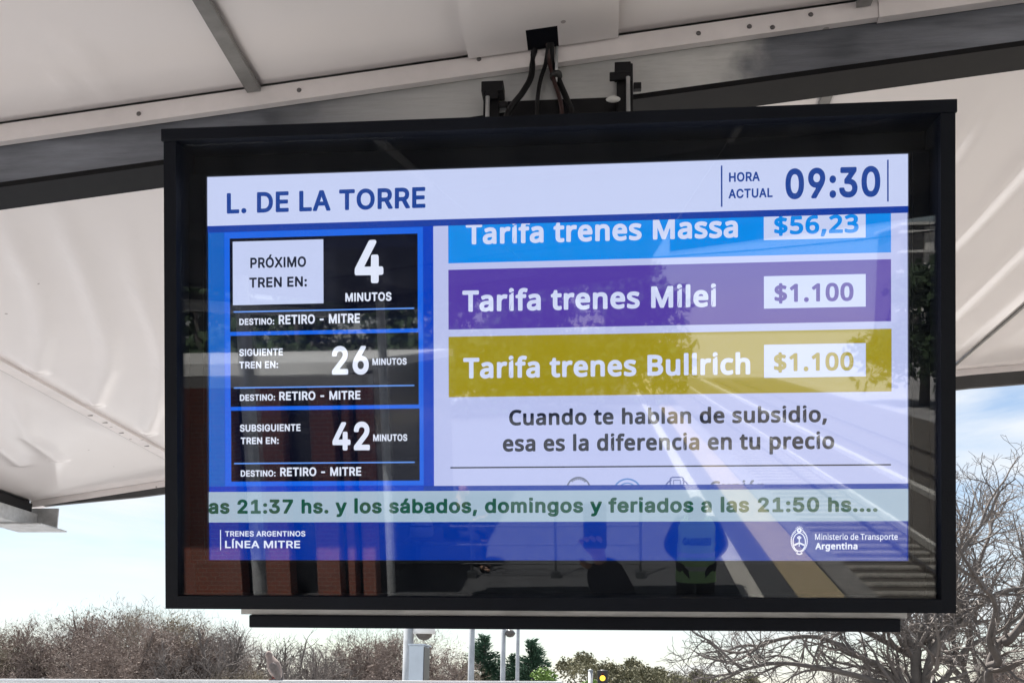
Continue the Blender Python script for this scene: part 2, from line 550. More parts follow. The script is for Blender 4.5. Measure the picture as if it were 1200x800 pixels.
# joint bars along the seams
ybar('joint_bar', -0.728, -0.700, -1.0, 1.868, -0.012, -0.0015, M['joint'])
ybar('joint_bar', 0.497, 0.525, -1.0, 1.868, -0.016, -0.0015, M['joint'])
ybar('joint_bar', 0.499, 0.523, 2.19, Y_END, -0.008, -0.0015, M['joint'])
ybar('joint_bar', 1.649, 1.661, 1.99, Y_END, -0.007, -0.0015, M['joint'])
ybar('seam_strip', -2.040, -1.992, 1.99, Y_END, -0.013, -0.0015, M['sheet_trim'])
ybar('joint_bar', -2.0445, -2.0405, 1.99, Y_END, -0.011, -0.0015, M['joint'])
# flat cover sheet over the middle joint, with the cable hole at its far edge
q = MB()
for (xa, xb, ya, yb) in ((-0.270, -0.150, 1.21, 1.863), (-0.150, -0.088, 1.21, 1.800), (-0.088, 0.031, 1.21, 1.863)):
    q.hexa([(x, y, zc(x, y) + d) for d in (-0.010, -0.006) for y in (ya, yb) for x in (xa, xb)])
q.build('cover_plate', M['sheet'], canopy)
slab('cable_hole', -0.150, -0.088, 1.802, 1.866, -0.0085, -0.003, M['casing_inside'])
# beam: white flat bar, grey web, dark lower flange
slab('flat_bar', -3.6, 0.54, 1.872, 1.888, -0.040, 0.0, M['sheet_trim'], 24)
slab('flat_bar', 0.5405, 3.75, 1.868, 1.888, -0.043, 0.001, M['sheet_trim'], 18)
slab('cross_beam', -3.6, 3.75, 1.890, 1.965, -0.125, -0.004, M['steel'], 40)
slab('lower_flange', -3.6, 3.75, 1.884, 1.972, -0.137, -0.1255, M['dark_lip'], 40)
slab('gasket', -3.6, 3.75, 1.966, 1.984, -0.125, 0.0, M['dark_lip'], 40)
slab('rear_flat_bar', -2.95, 3.75, 1.986, 2.185, -0.006, -0.002, M['sheet_trim'], 40)
# end fascia of the canopy
slab('end_fascia', -2.93, 3.75, Y_END + 0.002, Y_END + 0.05, -0.030, 0.02, M['sheet_trim'], 40)
q = MB()
for k in range(40):
    xa, xb = -2.86 + 6.61 * k / 40, -2.86 + 6.61 * (k + 1) / 40
    def dp(x): return -0.031 - lerp(x, [-2.86, -2.3, 1.8, 3.75], [0.001, 0.034, 0.062, 0.07])
    q.hexa([(x, y, zc(x, Y_END) + d) for d, up_ in ((0, 0), (1, 1)) for y in (Y_END + 0.006, Y_END + 0.03) for x in (xa, xb)])
    for j in range(4):
        x, y, z = q.v[-8 + j]
        q.v[-8 + j] = (x, y, zc(x, Y_END) + dp(x))
        x, y, z = q.v[-4 + j]
        q.v[-4 + j] = (x, y, zc(x, Y_END) - 0.0305)
q.build('end_lip', M['lip_grey'], canopy)
ybar('edge_trim', -2.960, -2.932, Y_BACK, Y_END, -0.012, 0.06, M['black_steel'])
ybar('edge_trim', 3.752, 3.80, -4.8, Y_END, -0.06, 0.06, M['galv'])
slab('back_fascia', -2.93, 0.51, Y_BACK - 0.06, Y_BACK - 0.002, -0.16, 0.06, M['shade_sheet'], 8)
slab('back_fascia', 0.513, 3.75, -4.86, -4.802, -0.16, 0.06, M['shade_sheet'], 8)
# galvanised edge beam that runs under the left edge, with its end plate at the corner
boxes('edge_beam', M['galv'], canopy, (-3.02, Y_BACK, 3.699, -2.88, 4.918, 3.772), bevel=0.004)
boxes('end_plate', M['galv'], canopy, (-2.92, 4.9225, 3.6985, -2.776, 4.932, 3.802), bevel=0.002)
boxes('bottom_plate', M['galv'], canopy, (-3.02, 4.74, 3.688, -2.757, 4.99, 3.696), bevel=0.002)
boxes('shadow_fill', M['black_steel'], canopy, (-2.995, Y_BACK, 3.7725, -2.905, 4.90, 3.822))  # black box fills the gap, standing in for its shade
# roof sheet above everything
q = MB()
for k in range(20):
    xa, xb = -2.96 + 6.8 * k / 20, -2.96 + 6.8 * (k + 1) / 20
    for (ya, yb) in ((Y_BACK - 0.1 if k < 10 else -4.9, 1.9), (1.9, 5.05)):
        q.hexa([(x, y, zc(x, y) + d) for d in (0.14, 0.17) for y in (ya, yb) for x in (xa, xb)])
q.build('roof_sheet', M['galv'], canopy)
# posts
for (x, y) in ((-2.44, -7.9), (-2.44, -3.5), (-2.6, 4.2 + 1.0)):
    q = MB()
    zt = zc(x, min(y, Y_END)) - 0.02
    q.tube([(x, y, 0.0), (x, y, zt if y < 5 else 3.76)], 0.05, 12)
    q.box(x - 0.12, y - 0.12, 0.0, x + 0.12, y + 0.12, 0.02)
    if y < 5:
        q.build('post', M['galv'], canopy)
# screw heads
for i, (x, dz) in enumerate(((-0.958, -0.022), (-0.62, -0.02), (0.19, -0.02), (0.29, -0.021), (0.335, -0.03), (0.41, -0.014), (-0.25, -0.008), (0.72, -0.022))):
    q = MB()
    z = zc(x, 1.87) + dz
    yf = 1.872 if x < 0.54 else 1.868
    q.lathe([(0.0, 0.003), (0.0035, 0.0027), (0.0052, 0.0)], (0, 0, 0), 10)
    o = q.build('screw', M['screw'], canopy, off=(0, 0, 0))
    o.location = (x, yf - 0.0005, z)
    o.rotation_euler = (R(90), 0, 0)
for (x, y) in ((-2.016, 3.75), (-2.010, 3.86), (-2.018, 4.02), (-2.012, 4.25)):
    boxes('clip', M['joint'], canopy, (x - 0.014, y, zc(x, y) - 0.0155, x + 0.006, y + 0.006, zc(x, y) - 0.0125))

# ================================================================== DISPLAY
TAU = R(10.0273413)
W_, H_ = 1.2096, 0.6804
disp = bpy.data.objects.new('information_display', None)
disp.location = (-0.09669436, 1.6994981, 3.46272438)
disp.rotation_euler = (R(90) + TAU, 0, 0)
disp.empty_display_size = 0.2
COL.objects.link(disp)
tag(disp, 'black framed train information screen lit up and hanging from the canopy beam', 'information screen')

def dbox(name, m, *bs, bevel=0.0):
    return boxes(name, M[m], disp, *bs, bevel=bevel)
# casing: side walls, floor, backing, hood and the boxes behind
dbox('frame', 'casing', (-0.660, -0.422, -0.05, -0.638, 0.3845, 0.060), (0.640, -0.422, -0.05, 0.663, 0.3845, 0.060),
     (-0.6379, -0.422, -0.05, 0.6399, -0.400, 0.060))
dbox('hood', 'casing', (-0.664, 0.385, -0.05, 0.6655, 0.4065, 0.0625), bevel=0.0015)
dbox('backing', 'casing_inside', (-0.6379, -0.3999, -0.05, 0.6399, 0.3849, -0.020))
dbox('back_box', 'casing', (-0.56, -0.36, -0.15, 0.60, 0.36, -0.051))
dbox('lower_rail', 'casing', (-0.549, -0.4655, -0.10, 0.606, -0.4425, -0.045), bevel=0.002)
dbox('lit_edge_strip', 'pale_metal', (-0.566, -0.4420, -0.10, 0.618, -0.4225, -0.052))  # pale colour stands in for the lit underside of the frame
dbox('glass_pane', 'glass', (-0.6375, -0.3995, 0.042, 0.6395, 0.3840, 0.046))
# lcd chassis: black bezel ring round the lit area
b0 = 0.0075
dbox('screen_bezel', 'bezel', (-0.6370, 0.3403, -0.0195, 0.6385, 0.3440, b0), (-0.6370, -0.3455, -0.0195, 0.6385, -0.3403, b0),
     (-0.6370, -0.34025, -0.0195, -0.6050, 0.34025, b0), (0.6050, -0.34025, -0.0195, 0.6385, 0.34025, b0))
dbox('bezel_edge', 'bezel', (-0.613, -0.3402, b0 + 0.0002, -0.6105, 0.3402, b0 + 0.002))
dbox('bezel_edge', 'bezel', (0.6105, -0.3402, b0 + 0.0002, 0.613, 0.3402, b0 + 0.002))
DINV = (Matrix.Translation(disp.location) @ Euler(disp.rotation_euler).to_matrix().to_4x4()).inverted()
def wbuild(name, m, q, smooth=False, bevel=0.0):
    """a part of the display drawn in world coordinates (it hangs plumb while the screen is tilted)"""
    q.v = [tuple(DINV @ Vector(p)) for p in q.v]
    return q.build(name, M[m], disp, smooth, bevel, off=(0, 0, 0))
for hx, zt, bolt in ((-0.221, 4.098, 1), (0.043, 4.128, -1)):
    q = MB()
    q.box(hx - 0.016, 1.852, 3.80, hx + 0.016, 1.860, zt)
    q.box(hx - 0.020, 1.846, zt - 0.022, hx + (0.024 if bolt > 0 else 0.012), 1.8825, zt)
    q.box(hx - (0.012 if bolt > 0 else 0.030), 1.844, zt - 0.040, hx + 0.014, 1.851, zt - 0.0225)
    q.box(hx - 0.014, 1.79, 3.80, hx + 0.014, 1.8515, 3.815)
    q.box(hx + 0.0165, 1.845, zt - 0.060, hx + 0.032, 1.858, zt - 0.046)
    wbuild('hanger_bracket', 'black_steel', q, bevel=0.0015)
    q = MB()
    q.tube([(hx - 0.006 * bolt, 1.842, 3.82), (hx - 0.006 * bolt, 1.842, zt - 0.037)], 0.0042, 10)
    wbuild('threaded_rod', 'galv', q, True)
q = MB()
q.lathe([(0.0, 0.006), (0.008, 0.005), (0.012, 0.0)], (0, 0, 0), 14)
q.v = [(0.020 + p[0] * 1.2, 1.842 - p[2], 4.045 + p[1] * 0.6) for p in q.v]
wbuild('bolt_head', 'pale_metal', q, True)
q = MB(); q.box(-0.19, 1.862, 3.86, 0.035, 1.8825, 4.062)
wbuild('mounting_plate', 'black_steel', q)

C_ = dict(white=(226, 230, 250), pale=(208, 214, 246), navy=(28, 66, 148), ink=(24, 30, 48), cyan=(8, 136, 232), purple=(84, 60, 162),
          olive=(158, 142, 28), green=(16, 78, 62), grey=(110, 116, 140), header=(200, 208, 244), panel=(186, 192, 235), bg=(8, 62, 186), box=(8, 11, 26),
          border=(24, 100, 226), ticker=(162, 182, 202), footer=(0, 46, 146), line=(96, 146, 232), hline=(22, 60, 158), price=(198, 206, 242), bg2=(18, 96, 190))
for k, c in C_.items():
    M['lit_' + k] = emit('lit ' + k + ' pixels', c, 1.0, 0.11)
def lx(x): return (x / 1920.0 - 0.5) * W_
def ly(y): return (0.5 - y / 1080.0) * H_
def lit(name, col, parent, z, *rects):
    """flat lit rectangles in screen pixels (1920 x 1080), z in mm above the panel"""
    q = MB()
    for x0, y0, x1, y1 in rects:
        q.add([(lx(x0), ly(y1), z / 1000), (lx(x1), ly(y1), z / 1000), (lx(x1), ly(y0), z / 1000), (lx(x0), ly(y0), z / 1000)], [(0, 1, 2, 3)])
    return q.build(name, M['lit_' + col], parent, off=(0, 0, 0))
GLYPHS = {
  'D': {
    ' ': (217,[]),
    '-': (483,[[96,168,114,161,344,162,354,167,362,178,364,248,354,265,334,272,104,270,94,262,87,248,87,188]]),
    '.': (217,[[64,-24,90,-31,120,-27,142,-14,160,7,168,36,164,66,150,89,130,105,100,113,70,109,47,96,31,76,23,46,27,16,40,-5]]),
    '0': (483,[[173,-27,228,-34,268,-30,308,-17,340,3,371,33,396,73,416,123,427,173,432,253,429,313,416,383,398,431,372,473,338,507,288,533,248,542,208,542,168,534,128,515,99,493,74,463,52,423,37,383,26,333,21,273,23,203,32,143,48,93,68,53,98,16,128,-7], [198,83,182,93,166,113,146,163,137,233,140,313,151,363,171,403,198,426,218,432,238,432,258,425,274,413,289,393,302,363,315,293,314,203,301,143,278,100,258,84,238,77,218,77]]),
    '1': (483,[[59,-20,76,-27,386,-27,406,-22,416,-10,417,60,406,76,386,82,316,82,306,83,303,90,303,510,296,526,286,533,186,533,63,440,59,430,60,350,76,333,96,333,176,391,185,380,185,90,176,82,76,82,56,72,50,60,49,0]]),
    '2': (483,[[46,-20,64,-27,384,-27,404,-23,414,-10,416,60,404,79,384,84,234,84,218,90,356,240,388,290,403,330,407,390,394,440,360,490,314,523,274,537,244,542,204,541,164,534,131,520,101,500,74,472,55,440,42,400,39,360,44,346,54,338,124,335,143,340,151,350,158,390,169,410,184,423,214,432,244,431,274,416,287,400,293,370,287,340,262,300,40,60,37,0]]),
    '3': (483,[[158,-27,234,-33,274,-28,314,-15,346,3,374,27,394,53,409,83,417,113,420,153,413,193,402,223,382,253,354,280,324,298,282,313,398,453,399,513,395,523,384,533,74,536,54,530,44,515,43,453,44,443,54,430,74,425,228,423,134,313,130,303,130,243,134,233,154,221,224,219,264,209,285,193,300,163,301,133,288,103,264,85,224,77,184,82,159,93,142,113,134,143,124,155,114,158,44,159,24,150,17,133,21,103,30,73,47,43,65,23,94,0,124,-16]]),
    '4': (483,[[264,-20,280,-27,340,-27,360,-21,370,0,370,70,380,78,421,80,435,90,440,100,440,160,433,180,420,189,372,190,370,320,360,338,350,344,280,344,267,340,258,330,255,200,251,190,158,190,160,200,336,500,338,510,330,528,310,536,240,535,222,520,20,178,13,160,13,100,18,90,30,80,250,78,255,70,255,0]]),
    '5': (483,[[165,-27,200,-33,240,-33,280,-26,310,-15,340,3,370,31,393,63,406,93,417,143,414,203,399,253,365,303,329,333,280,354,230,361,167,353,173,413,180,425,370,425,385,433,393,453,393,513,389,523,377,533,100,536,80,530,70,514,40,253,49,233,60,227,130,219,190,247,240,247,260,239,279,223,292,203,299,183,299,143,288,113,260,86,230,77,200,79,171,93,155,113,146,143,130,156,60,157,46,153,36,143,33,123,41,83,69,33,110,-3]]),
    '6': (483,[[172,-27,214,-33,254,-32,294,-23,324,-9,354,13,374,33,394,64,409,103,415,143,413,193,402,233,384,268,354,301,324,321,284,336,241,343,344,493,349,513,344,525,333,533,254,536,233,528,88,313,61,263,46,223,38,183,37,143,44,103,60,63,80,33,104,9,134,-11], [194,83,174,98,158,123,152,163,158,193,174,217,194,231,223,238,254,234,273,222,294,193,300,163,295,123,274,93,254,80,223,76]]),
    '7': (483,[[79,-20,92,-27,162,-27,182,-21,190,-10,416,440,418,510,412,525,402,533,62,536,46,530,38,520,35,450,42,434,52,427,272,425,278,420,72,10,72,-10]]),
    '8': (483,[[164,-27,212,-33,252,-33,292,-26,332,-11,362,7,392,35,412,66,425,103,427,153,418,193,396,233,366,263,365,273,388,303,404,343,408,393,400,433,378,473,348,503,312,525,262,540,192,540,152,530,122,516,92,493,74,473,56,443,47,413,44,373,50,333,64,303,87,273,86,263,50,223,32,183,25,133,30,93,48,53,82,14,122,-12], [192,80,162,95,144,123,144,153,160,183,192,203,222,208,262,202,292,183,305,163,309,133,304,113,292,97,272,84,252,78,222,76], [202,320,177,333,164,353,160,383,172,412,192,426,222,433,252,430,272,420,286,403,292,383,291,363,283,343,272,331,252,320,232,317]]),
    '9': (483,[[112,-20,134,-27,204,-27,218,-20,361,190,389,240,405,280,414,320,416,350,412,390,400,430,384,461,359,490,324,517,294,531,254,541,214,542,174,536,144,525,114,508,84,481,61,450,48,420,37,370,38,330,45,290,64,249,86,220,114,197,154,178,204,167,208,160,105,10,105,-10], [194,278,174,292,157,320,153,360,160,390,174,411,194,426,223,433,254,428,273,416,293,390,300,360,296,320,277,290,254,275,223,271]]),
    ':': (217,[[64,-24,90,-31,120,-27,142,-14,160,7,168,36,164,66,150,89,130,105,100,113,70,109,47,96,31,76,23,46,27,16,40,-5], [79,246,110,245,130,252,150,268,165,296,167,326,157,356,137,376,110,387,80,387,60,380,40,363,25,336,23,306,35,276,56,256]]),
    'A': (509,[[-1,-20,16,-27,86,-27,103,-20,110,-10,152,110,156,115,166,115,316,115,326,111,370,-10,377,-20,396,-27,466,-27,481,-20,488,-10,488,10,304,510,296,526,286,534,196,535,186,531,177,520,-9,10,-9,-10], [196,227,194,230,236,356,246,339,283,230,276,226]]),
    'B': (486,[[42,-20,60,-27,250,-27,310,-21,348,-10,380,7,406,30,421,50,436,80,443,110,442,170,424,220,380,270,406,300,419,330,425,360,423,400,416,430,400,462,380,487,350,509,310,527,260,535,60,536,44,530,36,520,33,0], [160,84,152,90,152,100,152,190,153,200,160,204,270,202,300,190,320,168,328,140,326,120,312,100,300,93,260,84], [160,312,152,320,153,420,160,425,260,423,280,418,301,400,308,380,308,360,300,340,280,323,250,313]]),
    'C': (540,[[206,-27,250,-33,300,-32,350,-21,390,-3,430,26,460,60,485,103,497,143,500,163,497,173,480,186,400,186,385,173,369,133,342,103,300,84,260,80,220,88,193,103,170,124,147,163,137,193,131,233,131,273,139,323,150,353,169,383,189,403,210,416,240,426,270,429,300,425,330,414,364,383,386,333,400,322,480,322,495,333,499,353,489,393,470,433,449,463,420,491,390,511,360,526,320,537,270,542,220,539,170,524,130,503,94,473,60,431,36,383,21,333,14,273,16,203,26,153,45,103,70,63,110,21,152,-7]]),
    'D': (532,[[42,-20,60,-27,220,-27,300,-18,340,-4,380,17,418,50,442,80,468,130,482,180,488,250,485,310,474,360,448,420,419,460,380,493,320,522,250,535,60,536,44,530,36,520,33,0], [160,84,152,90,152,100,153,420,160,425,240,424,290,412,313,400,335,380,354,350,365,320,371,280,372,240,367,200,358,170,330,124,290,97,240,85]]),
    'E': (448,[[42,-20,60,-27,370,-27,390,-22,400,-10,402,60,389,80,370,84,160,84,152,90,152,100,152,190,155,200,360,202,375,210,382,230,382,290,378,300,367,310,160,313,152,320,153,420,160,425,380,426,390,431,399,450,399,510,389,530,370,536,60,536,44,530,36,520,33,0]]),
    'G': (550,[[206,-27,260,-33,310,-31,350,-22,400,2,440,33,465,63,490,112,501,153,504,263,490,280,470,283,280,283,262,273,256,253,256,193,261,183,280,172,370,172,380,170,383,163,360,119,344,103,320,89,270,80,220,89,180,114,150,155,137,193,131,233,131,273,136,313,146,343,161,373,180,396,204,413,230,424,260,429,290,427,320,417,353,393,370,369,386,333,400,323,480,322,490,327,500,342,496,373,481,413,464,443,440,472,385,513,320,537,270,542,220,539,170,525,130,504,93,473,60,432,35,383,21,333,14,273,16,203,26,153,45,103,70,62,110,20,151,-7]]),
    'H': (547,[[42,-20,60,-27,130,-26,140,-22,150,-10,152,190,152,200,160,205,360,205,365,200,367,-10,375,-20,390,-27,460,-27,470,-23,480,-13,484,0,484,510,473,530,460,535,390,536,376,530,368,520,365,330,365,320,360,316,160,316,153,320,149,520,140,531,130,535,60,536,40,526,33,510,33,0]]),
    'I': (215,[[42,-20,60,-27,130,-27,143,-20,152,0,152,510,141,530,130,535,50,534,40,526,33,510,33,0]]),
    'L': (423,[[42,-20,60,-27,360,-27,380,-19,388,0,388,60,380,76,370,82,160,84,152,90,152,510,141,530,130,535,50,534,40,526,33,510,33,0]]),
    'M': (658,[[42,-20,60,-27,120,-27,140,-20,147,-10,150,267,154,250,160,244,261,-10,270,-22,280,-26,340,-27,360,-20,470,253,477,230,479,-10,487,-20,500,-27,570,-27,586,-20,595,0,595,500,592,520,584,530,570,536,470,535,452,520,320,177,310,176,170,528,150,536,60,536,40,526,33,510,33,0]]),
    'N': (553,[[42,-20,60,-27,130,-26,143,-20,150,-10,152,290,153,300,160,307,369,-20,390,-27,460,-27,481,-20,490,0,490,500,488,520,480,530,460,536,400,536,383,530,374,520,370,192,152,530,140,535,60,536,40,526,33,510,33,0]]),
    'O': (563,[[206,-27,260,-34,310,-30,360,-17,400,4,437,33,470,73,497,123,512,173,519,233,517,303,505,363,484,413,450,462,417,493,370,521,320,537,270,542,220,539,170,524,130,503,90,469,60,431,36,383,21,333,14,273,16,203,26,153,46,103,70,63,110,21,160,-11], [240,83,210,93,190,105,170,124,151,153,133,213,133,293,150,353,180,395,200,411,228,423,280,428,310,422,340,406,360,388,378,363,392,333,401,293,400,213,383,153,350,110,330,96,300,84,270,80]]),
    'P': (474,[[42,-20,60,-27,130,-26,140,-22,150,-10,152,150,160,159,260,160,320,172,370,200,391,220,410,247,425,280,434,320,435,360,429,400,419,430,403,460,380,486,350,508,310,526,250,535,60,536,44,530,36,520,33,0], [160,269,152,280,152,420,160,425,250,424,280,417,300,402,313,380,317,340,311,310,298,290,280,278,260,272]]),
    'R': (479,[[42,-20,60,-27,130,-26,140,-22,150,-10,152,160,160,171,231,170,328,-10,340,-24,350,-27,430,-27,446,-20,453,-10,453,10,355,190,357,200,384,220,402,240,424,280,436,340,431,400,420,433,400,467,379,490,350,510,310,526,250,535,60,536,44,530,36,520,33,0], [160,282,152,290,152,420,160,425,260,423,290,413,305,400,315,380,318,350,313,320,299,300,280,289,260,284]]),
    'S': (476,[[158,-29,208,-35,258,-34,298,-27,338,-12,375,11,398,34,416,61,431,101,435,141,430,181,418,211,388,248,357,271,318,290,178,334,158,346,145,361,145,391,159,411,188,427,228,431,258,428,288,414,307,391,316,361,328,353,398,351,408,352,422,361,428,381,423,411,413,441,394,471,348,511,318,526,278,538,228,542,188,540,158,534,118,518,88,500,59,471,40,441,29,411,25,371,30,331,43,301,68,269,98,246,138,226,288,178,308,165,317,151,315,121,298,98,263,81,218,76,178,83,148,101,135,121,127,151,115,161,38,164,18,154,12,141,16,101,27,71,44,41,88,0,118,-16]]),
    'T': (478,[[175,-20,192,-27,262,-26,275,-20,282,-10,285,420,292,425,412,425,432,429,441,440,444,460,444,510,441,520,432,531,412,536,32,536,16,530,7,520,5,450,16,430,32,425,152,425,166,420,166,0]]),
    'U': (547,[[195,-28,240,-35,280,-34,320,-29,360,-16,390,0,420,22,446,52,464,82,478,122,484,172,484,512,481,522,470,532,390,536,380,533,369,522,366,502,363,152,350,122,330,100,300,84,260,79,220,84,190,98,167,122,154,152,151,502,148,522,138,532,120,536,60,536,47,532,37,522,33,502,33,172,42,112,64,62,98,22,140,-8]]),
    'X': (504,[[0,-20,18,-27,88,-27,108,-21,238,162,368,-23,378,-27,458,-27,478,-15,483,0,478,15,310,260,313,270,468,493,473,510,462,530,448,536,378,536,358,531,238,358,118,532,108,535,28,536,8,525,2,510,8,492,167,260,-2,18,-9,0]]),
    'Ó': (563,[[206,-27,260,-34,310,-30,360,-17,400,4,437,33,470,73,497,123,512,173,519,233,517,303,505,363,484,413,450,462,417,493,380,516,320,537,313,543,383,653,379,673,360,685,290,686,270,679,217,573,213,553,218,543,210,537,170,524,140,509,85,463,45,403,21,333,14,273,16,203,26,153,46,103,70,63,110,21,160,-11], [240,83,210,93,190,105,170,124,151,153,133,213,133,293,150,353,180,395,200,411,228,423,280,428,310,422,340,406,360,388,378,363,392,333,401,293,400,213,383,153,350,110,330,96,300,84,270,80]]),
  },
  'T': {
    ' ': (223,[]),
    ',': (223,[[27,-149,88,-151,108,-141,115,-129,169,71,162,91,148,101,58,101,48,96,38,82,6,-119,13,-139]]),
    '.': (223,[[78,-34,110,-35,140,-23,160,-3,171,26,172,56,159,86,139,106,110,117,80,117,52,106,32,86,19,56,19,26,30,0,50,-21]]),
    '0': (488,[[198,-37,248,-38,288,-30,328,-12,359,13,388,48,411,93,426,143,435,203,437,273,432,333,421,383,397,443,370,483,338,513,288,539,248,547,208,547,168,539,128,521,92,493,68,463,42,413,27,363,18,303,16,233,21,173,38,105,56,63,84,23,118,-6,158,-27], [218,82,198,88,179,103,158,141,144,203,142,273,150,343,168,389,178,404,198,421,228,427,248,424,266,413,293,373,308,313,311,233,302,163,282,113,258,90,238,83]]),
    '1': (488,[[66,-30,396,-32,416,-20,421,-10,422,60,410,80,396,86,316,87,309,90,308,510,300,530,286,539,186,538,66,452,57,440,55,350,71,330,96,328,176,385,180,380,180,90,176,87,76,87,56,80,45,60,44,0,52,-20]]),
    '2': (488,[[53,-30,394,-32,414,-20,420,-10,421,60,414,77,404,85,384,89,228,90,364,242,394,290,410,340,411,400,395,450,375,480,356,500,310,530,274,542,234,547,194,545,154,536,120,520,93,500,66,470,49,440,37,400,34,360,42,340,54,332,124,330,144,335,157,350,168,400,184,417,204,425,234,427,264,418,281,400,288,370,282,340,255,300,34,60,33,-10,39,-20]]),
    '3': (488,[[184,-37,254,-37,294,-28,324,-16,354,3,377,23,400,53,414,83,422,113,425,153,419,193,407,223,388,253,364,278,334,299,299,313,294,323,394,436,404,453,404,513,394,533,384,539,74,541,54,536,41,523,38,503,39,443,54,424,74,420,204,420,214,413,128,313,125,253,128,233,136,223,154,216,224,214,254,208,284,187,295,163,296,133,284,105,254,87,224,82,194,84,164,96,147,113,134,152,115,163,34,162,20,153,14,143,14,113,21,83,35,53,57,23,84,1,114,-17,154,-31]]),
    '5': (488,[[190,-37,260,-36,293,-27,330,-9,378,33,398,63,412,93,422,143,420,203,404,253,372,303,338,333,290,356,240,365,180,359,174,363,178,413,190,420,370,420,390,430,398,453,398,513,390,530,380,538,100,541,80,536,67,523,35,253,42,233,60,222,130,214,190,242,220,245,240,242,273,223,287,203,294,183,294,143,282,113,260,92,230,82,200,85,180,93,160,113,150,146,130,161,50,161,30,143,28,123,36,83,49,53,70,25,93,3,125,-17,160,-31]]),
    '7': (488,[[87,-30,172,-31,182,-27,196,-10,421,440,422,512,414,530,402,539,62,541,42,534,32,520,30,450,39,430,52,422,272,420,67,10,67,-10,72,-20]]),
    ':': (223,[[78,-34,110,-35,140,-23,160,-3,171,26,172,56,159,86,139,106,110,117,80,117,52,106,32,86,19,56,19,26,30,0,50,-21], [64,246,90,239,120,243,150,261,167,286,173,316,167,346,155,366,130,386,100,394,70,390,45,376,23,346,18,316,24,286,40,263]]),
    'A': (515,[[6,-30,86,-32,106,-24,115,-10,156,108,166,110,316,110,325,100,366,-14,386,-31,466,-32,486,-22,493,-10,493,10,306,519,300,530,286,539,196,540,178,530,172,520,-14,10,-14,-11], [206,232,203,240,236,340,246,323,275,240,266,231]]),
    'D': (537,[[49,-30,240,-31,320,-17,360,0,390,18,425,50,450,83,473,130,490,200,493,260,487,330,473,380,448,430,410,475,370,505,320,527,250,540,60,541,40,534,30,520,28,0,35,-20], [160,89,157,100,157,410,160,419,170,420,240,419,280,411,310,396,329,380,343,360,356,330,365,290,367,250,364,210,353,170,329,130,290,103,240,90]]),
    'E': (454,[[49,-30,370,-32,390,-28,400,-20,407,0,407,60,400,77,390,85,370,89,160,89,157,100,157,190,160,195,360,197,380,209,387,230,387,290,380,306,370,314,350,318,160,318,157,330,157,410,160,419,370,420,390,425,402,440,404,460,404,510,400,524,390,535,370,541,60,541,40,534,30,520,28,0,35,-20]]),
    'G': (556,[[236,-37,290,-38,330,-32,376,-17,420,9,456,43,480,78,500,127,509,173,509,263,500,278,490,285,280,288,260,278,252,263,251,203,255,183,264,173,280,167,370,167,376,163,375,153,358,123,335,103,310,91,280,85,250,86,220,94,200,104,178,123,160,147,148,173,138,213,135,253,139,303,147,333,161,363,185,393,210,411,240,421,270,424,300,419,320,412,350,389,368,363,380,333,400,318,480,317,493,323,506,343,499,383,482,423,463,453,436,483,400,510,370,526,330,540,290,546,240,546,190,537,136,513,96,483,62,443,34,393,16,333,9,283,9,223,19,163,40,103,63,63,99,23,140,-6,190,-28]]),
    'I': (220,[[49,-30,130,-32,150,-20,157,0,157,510,149,530,130,540,50,539,36,530,28,510,28,0,35,-20]]),
    'R': (484,[[49,-30,130,-32,150,-19,157,0,157,160,170,166,220,166,230,161,322,-10,340,-29,430,-32,450,-23,458,-10,460,0,453,20,361,190,408,240,429,280,441,340,436,400,423,440,404,470,380,495,350,516,300,534,240,541,60,541,40,534,30,520,28,0,35,-20], [160,287,157,300,157,410,160,420,260,418,280,412,300,398,312,370,312,340,307,320,291,300,250,288]]),
    'S': (482,[[187,-39,228,-41,278,-36,318,-26,358,-7,388,16,410,41,427,71,438,111,440,151,432,191,418,221,388,255,329,291,188,335,168,345,150,361,147,371,150,391,167,411,198,424,228,426,258,422,288,408,301,391,310,361,328,347,408,347,428,361,433,381,426,421,413,451,392,481,368,503,338,522,298,538,268,545,228,547,178,543,138,532,98,513,68,489,45,461,30,431,21,391,21,351,32,311,50,281,78,254,138,221,278,177,298,166,312,151,310,121,293,101,258,85,218,81,178,89,156,101,140,121,133,151,118,165,38,169,18,162,10,151,8,121,17,81,32,51,55,21,78,1,112,-19,148,-32]]),
    'U': (552,[[225,-38,300,-37,340,-29,370,-17,400,0,430,25,452,52,470,83,485,132,489,182,489,512,480,531,470,538,390,541,371,532,363,522,358,152,350,132,330,106,300,90,270,84,230,86,200,97,173,122,159,152,153,522,140,536,120,541,50,539,31,522,28,172,32,132,40,102,65,52,110,5,160,-23]]),
    'a': (424,[[131,-39,190,-38,250,-19,270,-31,340,-32,360,-21,367,-9,369,251,363,301,347,341,323,371,296,391,260,407,220,415,180,416,110,401,80,387,48,361,25,331,11,301,11,281,16,271,29,261,90,243,117,241,90,237,50,214,30,196,12,171,2,141,-2,111,0,81,8,51,25,21,55,-9,90,-28], [150,79,128,91,124,111,131,121,170,135,240,145,244,141,237,111,219,91,190,79], [130,245,123,251,135,271,150,287,170,296,200,299,220,295,230,290,242,271,240,260]]),
    'b': (460,[[201,-38,253,-39,303,-26,347,2,383,42,407,92,419,142,422,212,411,272,396,312,373,349,343,378,313,397,273,412,233,416,193,413,153,399,148,402,146,512,136,532,113,541,43,539,31,532,21,512,22,-8,33,-25,43,-30,113,-32,127,-28,143,-16,173,-31], [203,81,179,92,157,122,145,172,147,222,160,262,175,282,203,296,233,297,263,284,285,252,295,212,294,162,283,122,263,93,233,80]]),
